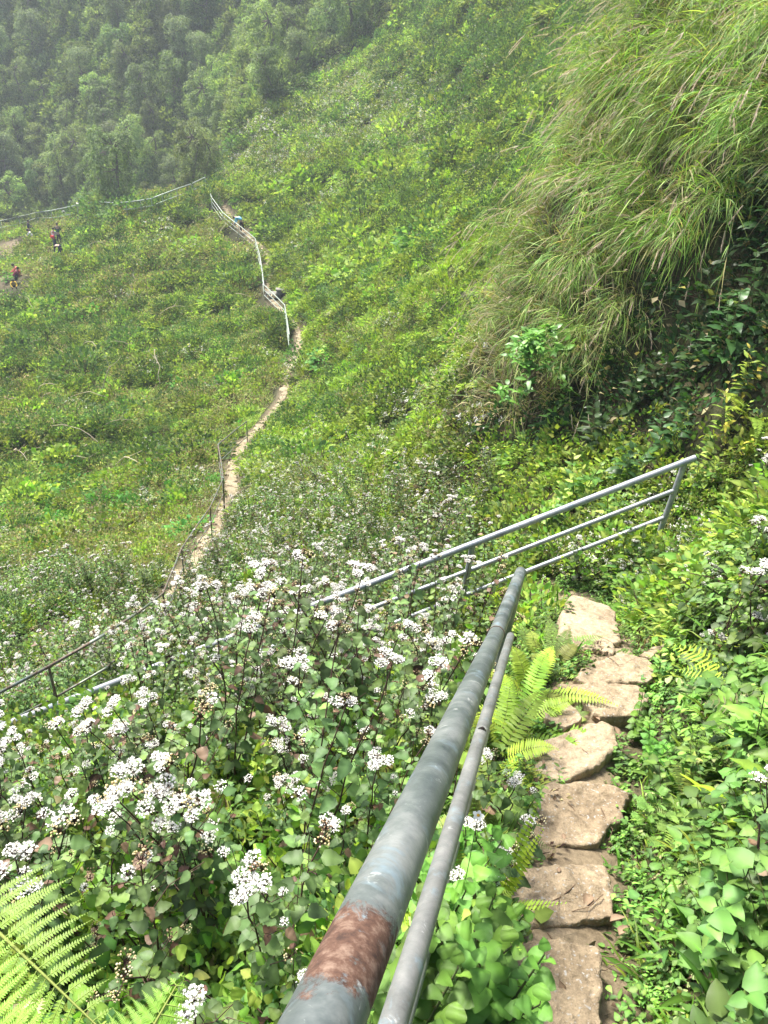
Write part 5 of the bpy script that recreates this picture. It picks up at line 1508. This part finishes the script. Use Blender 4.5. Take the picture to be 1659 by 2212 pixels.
for k in range(22):
    a, b = R.uniform(1140, 1340), R.uniform(1400, 2180); q = at(a, b)
    o = bpy.data.objects.new('dead_leaf', dlm); C.objects.link(o); o.location = q + np.array([0, 0, 0.07]); o.rotation_euler = tuple(R.uniform(-0.5, 0.5, 2)) + (R.uniform(0, 6.28),); o.scale = (R.uniform(0.4, 1.1),) * 3
    meta(o, 'curled brown dead leaf lying on the steps', 'dead leaf', 'dead leaves fallen on the steps')
stalks = []
for k in range(4):
    g = Geo(); t = np.linspace(0, 1, 6); L = 1.5
    pts = np.stack([L * t, np.cumsum(R.normal(0, 0.06, 6)), 0.35 + 0.25 * np.sin(t * 3)], 1); tube(g, pts, np.linspace(0.02, 0.008, 6), 4, (0.42, 0.36, 0.25), 1)
    tube(g, [pts[3], pts[3] + [0.3, 0.25, 0.2]], [0.01, 0.005], 3, (0.42, 0.36, 0.25), 1); stalks.append(g.mesh('dead_stalk', [LEAF, STEM, PETAL]))
cntk = 0
while cntk < 85:
    a, b = R.uniform(-20, 560), R.uniform(480, 1050)
    if a > np.interp(b, [480, 560, 740, 1050], [480, 540, 600, 440]) - 30: continue
    q = at(a, b)
    o = bpy.data.objects.new('dead_stalk', stalks[cntk % 4]); C.objects.link(o); o.location = q; o.rotation_euler = (R.normal(0, .2), R.normal(0, 0.35), R.uniform(0, 6.28)); o.scale = (R.uniform(0.5, 1.3),) * 3
    meta(o, 'bleached dead stalk lying in the undergrowth of the left slope', 'dead stalk', 'bleached dead stalks on the left slope'); cntk += 1
# pale rocks on the left slope
for k, (a, b, s, lab) in enumerate([(34,848,0.45,'pale boulder lying on the bare patch at the left edge'), (18,868,0.45,'long pale stone slab below the boulder at the left edge'), (60,818,0.22,'small pale stone above the boulder on the left slope'), (45,836,0.18,'smallest pale stone touching the boulder at the left')]):
    q = at(a, b); an = np.linspace(0, 2 * pi, 9)[:-1]
    poly = np.stack([np.cos(an) * s * R.uniform(0.8, 1.1, 8), np.sin(an) * s * (0.45 if k == 1 else 0.7) * R.uniform(0.8, 1.1, 8)], 1)
    g = Geo(); V, F = stone_geo(poly, lambda X, Y: 0.38 * s * (1 - (X ** 2 + Y ** 2) / s ** 2) + 0.12, 30, 0.5, 0.12, 0.08, k * 9, 2.5); g.add(V, F, (0.4, 0.35, 0.28))
    o = g.obj('boulder', stone_mat('pale_rock', (1.25, 1.12, 1.0)) if k == 0 else bpy.data.materials['pale_rock'], smooth=True); o.location = q; o.rotation_euler = (0.25, 0.1, R.uniform(0, 3)); meta(o, lab, 'rock')

# ------------------------------------------------------------------ wooded mountainside behind the ridge
F_COL = [[(0.10, 0.145, 0.050), (0.13, 0.175, 0.06), (0.075, 0.115, 0.042)], [(0.14, 0.18, 0.065), (0.17, 0.205, 0.075), (0.11, 0.15, 0.055)],
         [(0.16, 0.21, 0.055), (0.20, 0.245, 0.07), (0.12, 0.165, 0.05)], [(0.12, 0.155, 0.075), (0.155, 0.18, 0.09), (0.09, 0.125, 0.06)]]
F_COL = [[tuple(x * 1.3 for x in c) for c in k] for k in F_COL]
def tree_geo(h, w, cols, drapes=16, nblob=26, leaf=0.26, feather=False):
    tr, cr = Geo(), Geo()
    pts = np.array([(0, 0, -0.5), (0.1 * w * R.normal(), 0.1 * w * R.normal(), h * 0.35), (0.15 * w * R.normal(), 0.15 * w * R.normal(), h * 0.7), (0.1 * w * R.normal(), 0, h * 0.95)])
    tube(tr, pts, [0.22, 0.17, 0.1, 0.03], 7, (0.13, 0.11, 0.09), 1)
    cb = []
    for k in range(nblob):
        z = R.uniform(0.22, 1.0) ; a = R.uniform(0, 2 * pi); prof = (0.55 + 0.45 * sin(pi * min(1, z * 0.95))) * w * 0.5
        r = prof * sqrt(R.uniform(0.15, 1.0))
        c = np.array([math.cos(a) * r, math.sin(a) * r, z * h]); br = w * R.uniform(0.12, 0.23)
        cb.append((c, br))
        i = min(2, int(z * 3)); st = pts[i] + (pts[i + 1] - pts[i]) * 0.5
        tube(tr, [st, (st + c) / 2 + [0, 0, -0.15], c], [0.06, 0.04, 0.015], 4, (0.12, 0.10, 0.08), 1)
        m = 130
        d = rnd_unit(m, -0.45, 1.0); P_ = c + d * br * R.uniform(0.65, 1.1, (m, 1)) * np.array([1, 1, 0.75])
        LL = leaf * R.uniform(0.6, 1.3, m)
        cc = colmix(cols, m) * R.uniform(0.85, 1.15)
        leaves(cr, P_, d + R.normal(0, 0.4, (m, 3)) + np.array([0, 0, -0.25]), np.array([0, 0, 0.8]) + d * 0.6 + R.normal(0, 0.3, (m, 3)), LL, LL * (0.2 if feather else 0.62), 'lance' if feather else 'ovate', 1, 0.1, 0.4, cc)
    for k in range(drapes):
        c, br = cb[R.integers(0, nblob)]
        a = R.uniform(0, 6.28); s0 = c + np.array([math.cos(a) * br, math.sin(a) * br, -br * 0.2]); L = R.uniform(0.8, 3.0)
        L = min(L, s0[2] * 0.9); m = int(34 * L) + 6; t = R.random(m)
        P_ = s0 + np.stack([R.normal(0, 0.16, m), R.normal(0, 0.16, m), -t * L], 1)
        LL = leaf * R.uniform(0.5, 1.0, m)
        leaves(cr, P_, rnd_unit(m, -1.0, 0.1), rnd_unit(m, 0.1, 1), LL, LL * 0.6, 'ovate', 1, 0.1, 0.3, colmix(cols, m) * 0.95)
    return tr, cr
TREES = []
specs = [(7.5, 4.4, 0, 22, 26, 0.27, False), (9.0, 3.8, 1, 30, 28, 0.25, False), (6.0, 4.0, 2, 12, 22, 0.26, False), (6.5, 3.4, 1, 8, 24, 0.42, True), (8.0, 4.6, 3, 34, 28, 0.24, False), (5.0, 3.2, 2, 10, 18, 0.24, False)]
tlab = ['dense vine draped tree on the hazy slope', 'tall slender vine covered tree on the hazy slope', 'rounded lighter green tree on the hazy slope', 'feathery bamboo like tree on the hazy slope', 'greyish tree hung with curtains of creeper on the hazy slope', 'small rounded young tree on the hazy slope']
for k, s in enumerate(specs):
    tr, cr = tree_geo(s[0], s[1], F_COL[s[2]], s[3], s[4], s[5], s[6])
    TREES.append(Kind('forest_tree', 'tree', [('trunk', tr.mesh('trunk', [LEAF, STEM, PETAL])), ('crown', cr.mesh('crown', [LEAF, STEM, PETAL]))]))
cand = wedge(6000, 66, 150, 0.12)
cand = cand[is_forest(cand) | ((cand[:, 1] > 95) & (uv(cand)[1] < 60) & (uv(cand)[0] < 900))]
cand = cand[:3000]
keep = []
for q in cand:
    if all((q[0] - w[0]) ** 2 + (q[1] - w[1]) ** 2 > 3.3 ** 2 for w in keep): keep.append(q)
print('trees', len(keep))
for q in keep[:210]:
    k = R.choice(6, p=[.22, .2, .18, .08, .2, .12])
    TREES[k].make((q[0], q[1], q[2] - 0.3), tlab[k], 'trees on the hazy mountainside, kind %s' % ('a', 'b', 'c', 'd', 'e', 'f')[k], R.uniform(0, 6.28), R.uniform(0.6, 1.0), tuple(R.normal(0, 0.05, 2)))
p = wedge(9000, 66, 150, 0.12); p = p[is_forest(p) | (p[:, 1] > 100)]
big = pool('mountain_shrub', [clump(420, 1.3, 1.3, 0.24, F_COL[k % 4], twigs=8, nseg=1) for k in range(5)])
place('forest_undergrowth', 'grey green tangled undergrowth and creepers between the trees of the hazy slope', 'undergrowth', big, 5, p, R.uniform(0.6, 1.5, len(p)), 0.5, 0.3)

# ------------------------------------------------------------------ haze
hz = [(-140, -12, -60), (90, 205, 75)]
V, F = box_geo(*hz)
zmin = float(GZ.min()); zmax = float(GZ.max())
V[:, 2] = np.where(V[:, 2] < 0, zmin - 1.5, zmax + 12)
g = Geo(); g.add(V, F, (1, 1, 1))
m_, nt_, out_ = new_mat('thin_haze')
pv = nt_.nodes.new('ShaderNodeVolumePrincipled')
pv.inputs['Color'].default_value = (0.84, 0.94, 1.0, 1); pv.inputs['Density'].default_value = 0.0008; pv.inputs['Anisotropy'].default_value = 0.2
ln(nt_, pv.outputs[0], out_.inputs['Volume'])
meta(g.obj('haze', m_), 'pale bluish haze in the mountain air', 'haze', None, 'stuff')

# ------------------------------------------------------------------ people working on the left slope
def person(name, loc, face, label, joints, hair=(0.02, 0.018, 0.016), top=None, legs=None, skirt=None, hat=None, scale=1.0, group=None):
    """one skinned body (skin modifier on a posed skeleton) with clothing and hair as parts.
    joints: dict of named points in metres; x = forward, y = left, z = up"""
    J = {k: Vector(v) for k, v in joints.items()}
    o = empty(name, loc, label, 'person', group, face); o.scale = (scale,) * 3
    def skin(nm, chain, rad, mat):
        me = bpy.data.meshes.new(nm); keys = []
        for a, b in chain:
            for q in (a, b):
                if q not in keys: keys.append(q)
        me.from_pydata([J[k] for k in keys], [(keys.index(a), keys.index(b)) for a, b in chain], [])
        ob = bpy.data.objects.new(nm, me); C.objects.link(ob); ob.parent = o
        sm = ob.modifiers.new('skin', 'SKIN'); sm.use_smooth_shade = True
        for i, k in enumerate(keys):
            me.skin_vertices[0].data[i].radius = (rad[k] if isinstance(rad[k], tuple) else (rad[k], rad[k]))
        me.skin_vertices[0].data[0].use_root = True
        ss = ob.modifiers.new('sub', 'SUBSURF'); ss.levels = 2; ss.render_levels = 2
        me.materials.append(mat)
        return ob
    arms = [('sl', 'el'), ('el', 'wl'), ('wl', 'hl'), ('sr', 'er'), ('er', 'wr'), ('wr', 'hr')]
    core = [('pelvis', 'waist'), ('waist', 'chest'), ('chest', 'neck'), ('neck', 'head'), ('chest', 'sl'), ('chest', 'sr'), ('pelvis', 'kl'), ('kl', 'al'), ('al', 'tl'), ('pelvis', 'kr'), ('kr', 'ar'), ('ar', 'tr')]
    rad = dict(pelvis=(.125, .10), waist=(.115, .09), chest=(.14, .10), neck=.055, head=(.085, .10), sl=.055, sr=.055, el=.038, er=.038, wl=.028, wr=.028, hl=.032, hr=.032, kl=.06, kr=.06, al=.04, ar=.04, tl=.035, tr=.035)
    skin('body', core + arms, rad, SKINM)
    if legs: skin('trousers', [('pelvis', 'kl'), ('kl', 'al'), ('pelvis', 'kr'), ('kr', 'ar')], dict(pelvis=(.145, .12), kl=.08, kr=.08, al=.055, ar=.055), legs)
    if top: skin('jacket', [('pelvis', 'waist'), ('waist', 'chest'), ('chest', 'sl'), ('sl', 'el'), ('el', 'wl'), ('chest', 'sr'), ('sr', 'er'), ('er', 'wr')],
                 dict(pelvis=(.15, .125), waist=(.14, .115), chest=(.165, .125), sl=.075, sr=.075, el=.055, er=.055, wl=.042, wr=.042), top)
    hd, nk = J['head'], J['neck']; ax = (hd - nk).normalized()
    g = Geo()
    th = rnd_unit(150, 0.0, 1.0)
    balls(g, [tuple(hd + ax * 0.025 - Vector((0.02, 0, 0)))], 0.112, hair, 1.0, 0)
    g.obj('hair', plain('black_hair', hair, 0.6), o, smooth=True)
    gf = Geo()                                            # face: eyes, nose and mouth
    f = Vector((0.09, 0, 0)) + hd
    balls(gf, [tuple(f + Vector((0.0, s * 0.032, 0.01))) for s in (-1, 1)], 0.012, (0.03, 0.02, 0.02))
    balls(gf, [tuple(f + Vector((0.012, 0, -0.02)))], 0.017, (0.42, 0.27, 0.19))
    balls(gf, [tuple(f + Vector((-0.002, 0, -0.055)))], 0.016, (0.35, 0.14, 0.12), 0.4)
    gf.obj('face', col_mat('face_detail', 0.6), o)
    if hat is not None:
        g = Geo(); t = np.arange(20) / 20 * 2 * pi
        top_ = hd + ax * 0.24; rim = np.stack([np.cos(t) * 0.24, np.sin(t) * 0.24, t * 0], 1) + np.array(hd + ax * 0.05)
        V = np.concatenate([rim, rim * 1.0 - [0, 0, 0.012], [tuple(top_)], [tuple(top_ - Vector((0, 0, 0.015)))]])
        i = np.arange(20); j = (i + 1) % 20
        g.add(V, np.concatenate([np.stack([i, j, i * 0 + 40], 1), np.stack([j + 20, i + 20, i * 0 + 41], 1)]), (0.75, 0.73, 0.66)); g.add(V, np.stack([i, j, j + 20, i + 20], 1), (0.75, 0.73, 0.66))
        g.obj('conical_hat', hat, o)
    return o
SKINM = plain('skin', (0.42, 0.27, 0.19), 0.6, 0.1)
def cloth(n, c): return plain(n, c, 0.85, 0.15, 8)
BLUE, NAVY, BLACK, WHT, RED, ORANGE, STRAW, GREENC, YEL, MAROON = [cloth(n, c) for n, c in (('sky_blue_cloth', (0.16, 0.50, 0.72)), ('navy_cloth', (0.02, 0.03, 0.07)), ('black_cloth', (0.015, 0.015, 0.02)),
      ('white_cloth', (0.75, 0.75, 0.74)), ('red_cloth', (0.55, 0.04, 0.05)), ('orange_cloth', (0.60, 0.16, 0.10)), ('pale_straw', (0.72, 0.70, 0.62)), ('dark_green_cloth', (0.03, 0.08, 0.06)), ('yellow_cloth', (0.65, 0.45, 0.05)), ('maroon_cloth', (0.22, 0.04, 0.06)))]
STAND = dict(pelvis=(0, 0, .88), waist=(0.02, 0, 1.02), chest=(0.05, 0, 1.26), neck=(0.06, 0, 1.42), head=(0.09, 0, 1.56), sl=(0.05, .17, 1.33), sr=(0.05, -.17, 1.33), el=(0.12, .24, 1.08), er=(0.12, -.24, 1.08),
             wl=(0.32, .18, 1.0), wr=(0.32, -.18, 1.0), hl=(0.40, .15, 1.0), hr=(0.40, -.15, 1.0), kl=(0.06, .11, .47), kr=(-0.02, -.11, .47), al=(0.0, .12, .07), ar=(-.12, -.12, .07), tl=(0.14, .13, .03), tr=(0.03, -.13, .03))
BEND = dict(pelvis=(0, 0, .82), waist=(0.14, 0, .93), chest=(0.38, 0, 1.0), neck=(0.52, 0, .98), head=(0.65, 0, .94), sl=(0.38, .17, .97), sr=(0.38, -.17, .97), el=(0.45, .2, .70), er=(0.48, -.2, .70),
            wl=(0.55, .15, .48), wr=(0.58, -.14, .50), hl=(0.58, .13, .40), hr=(0.62, -.12, .42), kl=(0.08, .12, .45), kr=(0.0, -.12, .44), al=(-.02, .13, .07), ar=(-.12, -.13, .07), tl=(0.12, .14, .03), tr=(0.02, -.14, .03))
CROUCH = dict(pelvis=(0, 0, .32), waist=(0.08, 0, .45), chest=(0.26, 0, .66), neck=(0.34, 0, .80), head=(0.41, 0, .92), sl=(0.25, .17, .72), sr=(0.25, -.17, .72), el=(0.42, .24, .52), er=(0.42, -.24, .52),
              wl=(0.60, .14, .45), wr=(0.60, -.14, .42), hl=(0.68, .12, .42), hr=(0.68, -.12, .38), kl=(0.32, .16, .46), kr=(0.32, -.16, .44), al=(0.06, .15, .07), ar=(0.06, -.15, .07), tl=(0.22, .16, .03), tr=(0.22, -.16, .03))
def who(px, py, pose, face, label, **k):
    q = at(px, py)
    return person('person', (q[0], q[1], q[2] + k.pop('lift', 0.25)), face, label, pose, **k)
who(523, 503, BEND, radians(165), 'person in a sky blue jacket bending over beside the railing on the upper path', top=BLUE, legs=BLACK, scale=1.0, lift=0.1)
who(121, 541, STAND, radians(80), 'standing person in a white shirt with a red bag on the left slope', top=WHT, legs=NAVY)
who(131, 538, STAND, radians(100), 'person in dark green standing close behind the white shirted one', top=GREENC, legs=BLACK, lift=0.5)
who(66, 520, STAND, radians(20), 'person in a dark jacket and cap stooping slightly on the bare soil patch', top=NAVY, legs=GREENC)
who(74, 525, CROUCH, radians(200), 'person in white and black crouching beside the dark jacketed one', top=WHT, legs=BLACK)
who(136, 562, BEND, radians(250), 'person in navy bending low in the weeds below the standing pair', top=NAVY, legs=NAVY)
who(32, 614, CROUCH, radians(30), 'person in maroon clothes crouching near the left edge', top=MAROON, legs=BLACK)
who(47, 606, CROUCH, radians(200), 'person in an orange jacket squatting right of the maroon clothed one', top=ORANGE, legs=MAROON)
who(33, 633, CROUCH, radians(300), 'person in a yellow top squatting lowest on the slope at the left edge', top=YEL, legs=BLACK, scale=0.85)
who(146, 476, CROUCH, radians(250), 'crouching person in white with a pale conical hat just below the crest railing', top=WHT, legs=BLACK, hat=STRAW)
who(179, 462, CROUCH, radians(200), 'crouching person with a pale conical hat in the gap of the crest railing', top=MAROON, legs=BLACK, hat=STRAW)
# bag on the back of the standing person: carried, so a thing of its own
q = at(121, 541); g = Geo(); V, F = stone_geo([(-.17, -.12), (.17, -.12), (.17, .12), (-.17, .12)], lambda X, Y: X * 0 + 0.2, 16, 0.3, 0.05, 0.01, 2); g.add(V, F, (0.5, 0.05, 0.05))
bag = empty('shoulder_bag', (q[0] - 0.02, q[1] - 0.2, q[2] + 0.25 + 0.86), 'red shoulder bag carried by the white shirted person', 'bag')
g.obj('pouch', RED, bag, smooth=True)
g = Geo(); tube(g, [(-.15, 0, .15), (-.16, .1, .5), (0, .2, .62), (.15, .1, .4), (.14, 0, .15)], 0.018, 5, (.5, .05, .05)); g.obj('strap', RED, bag)
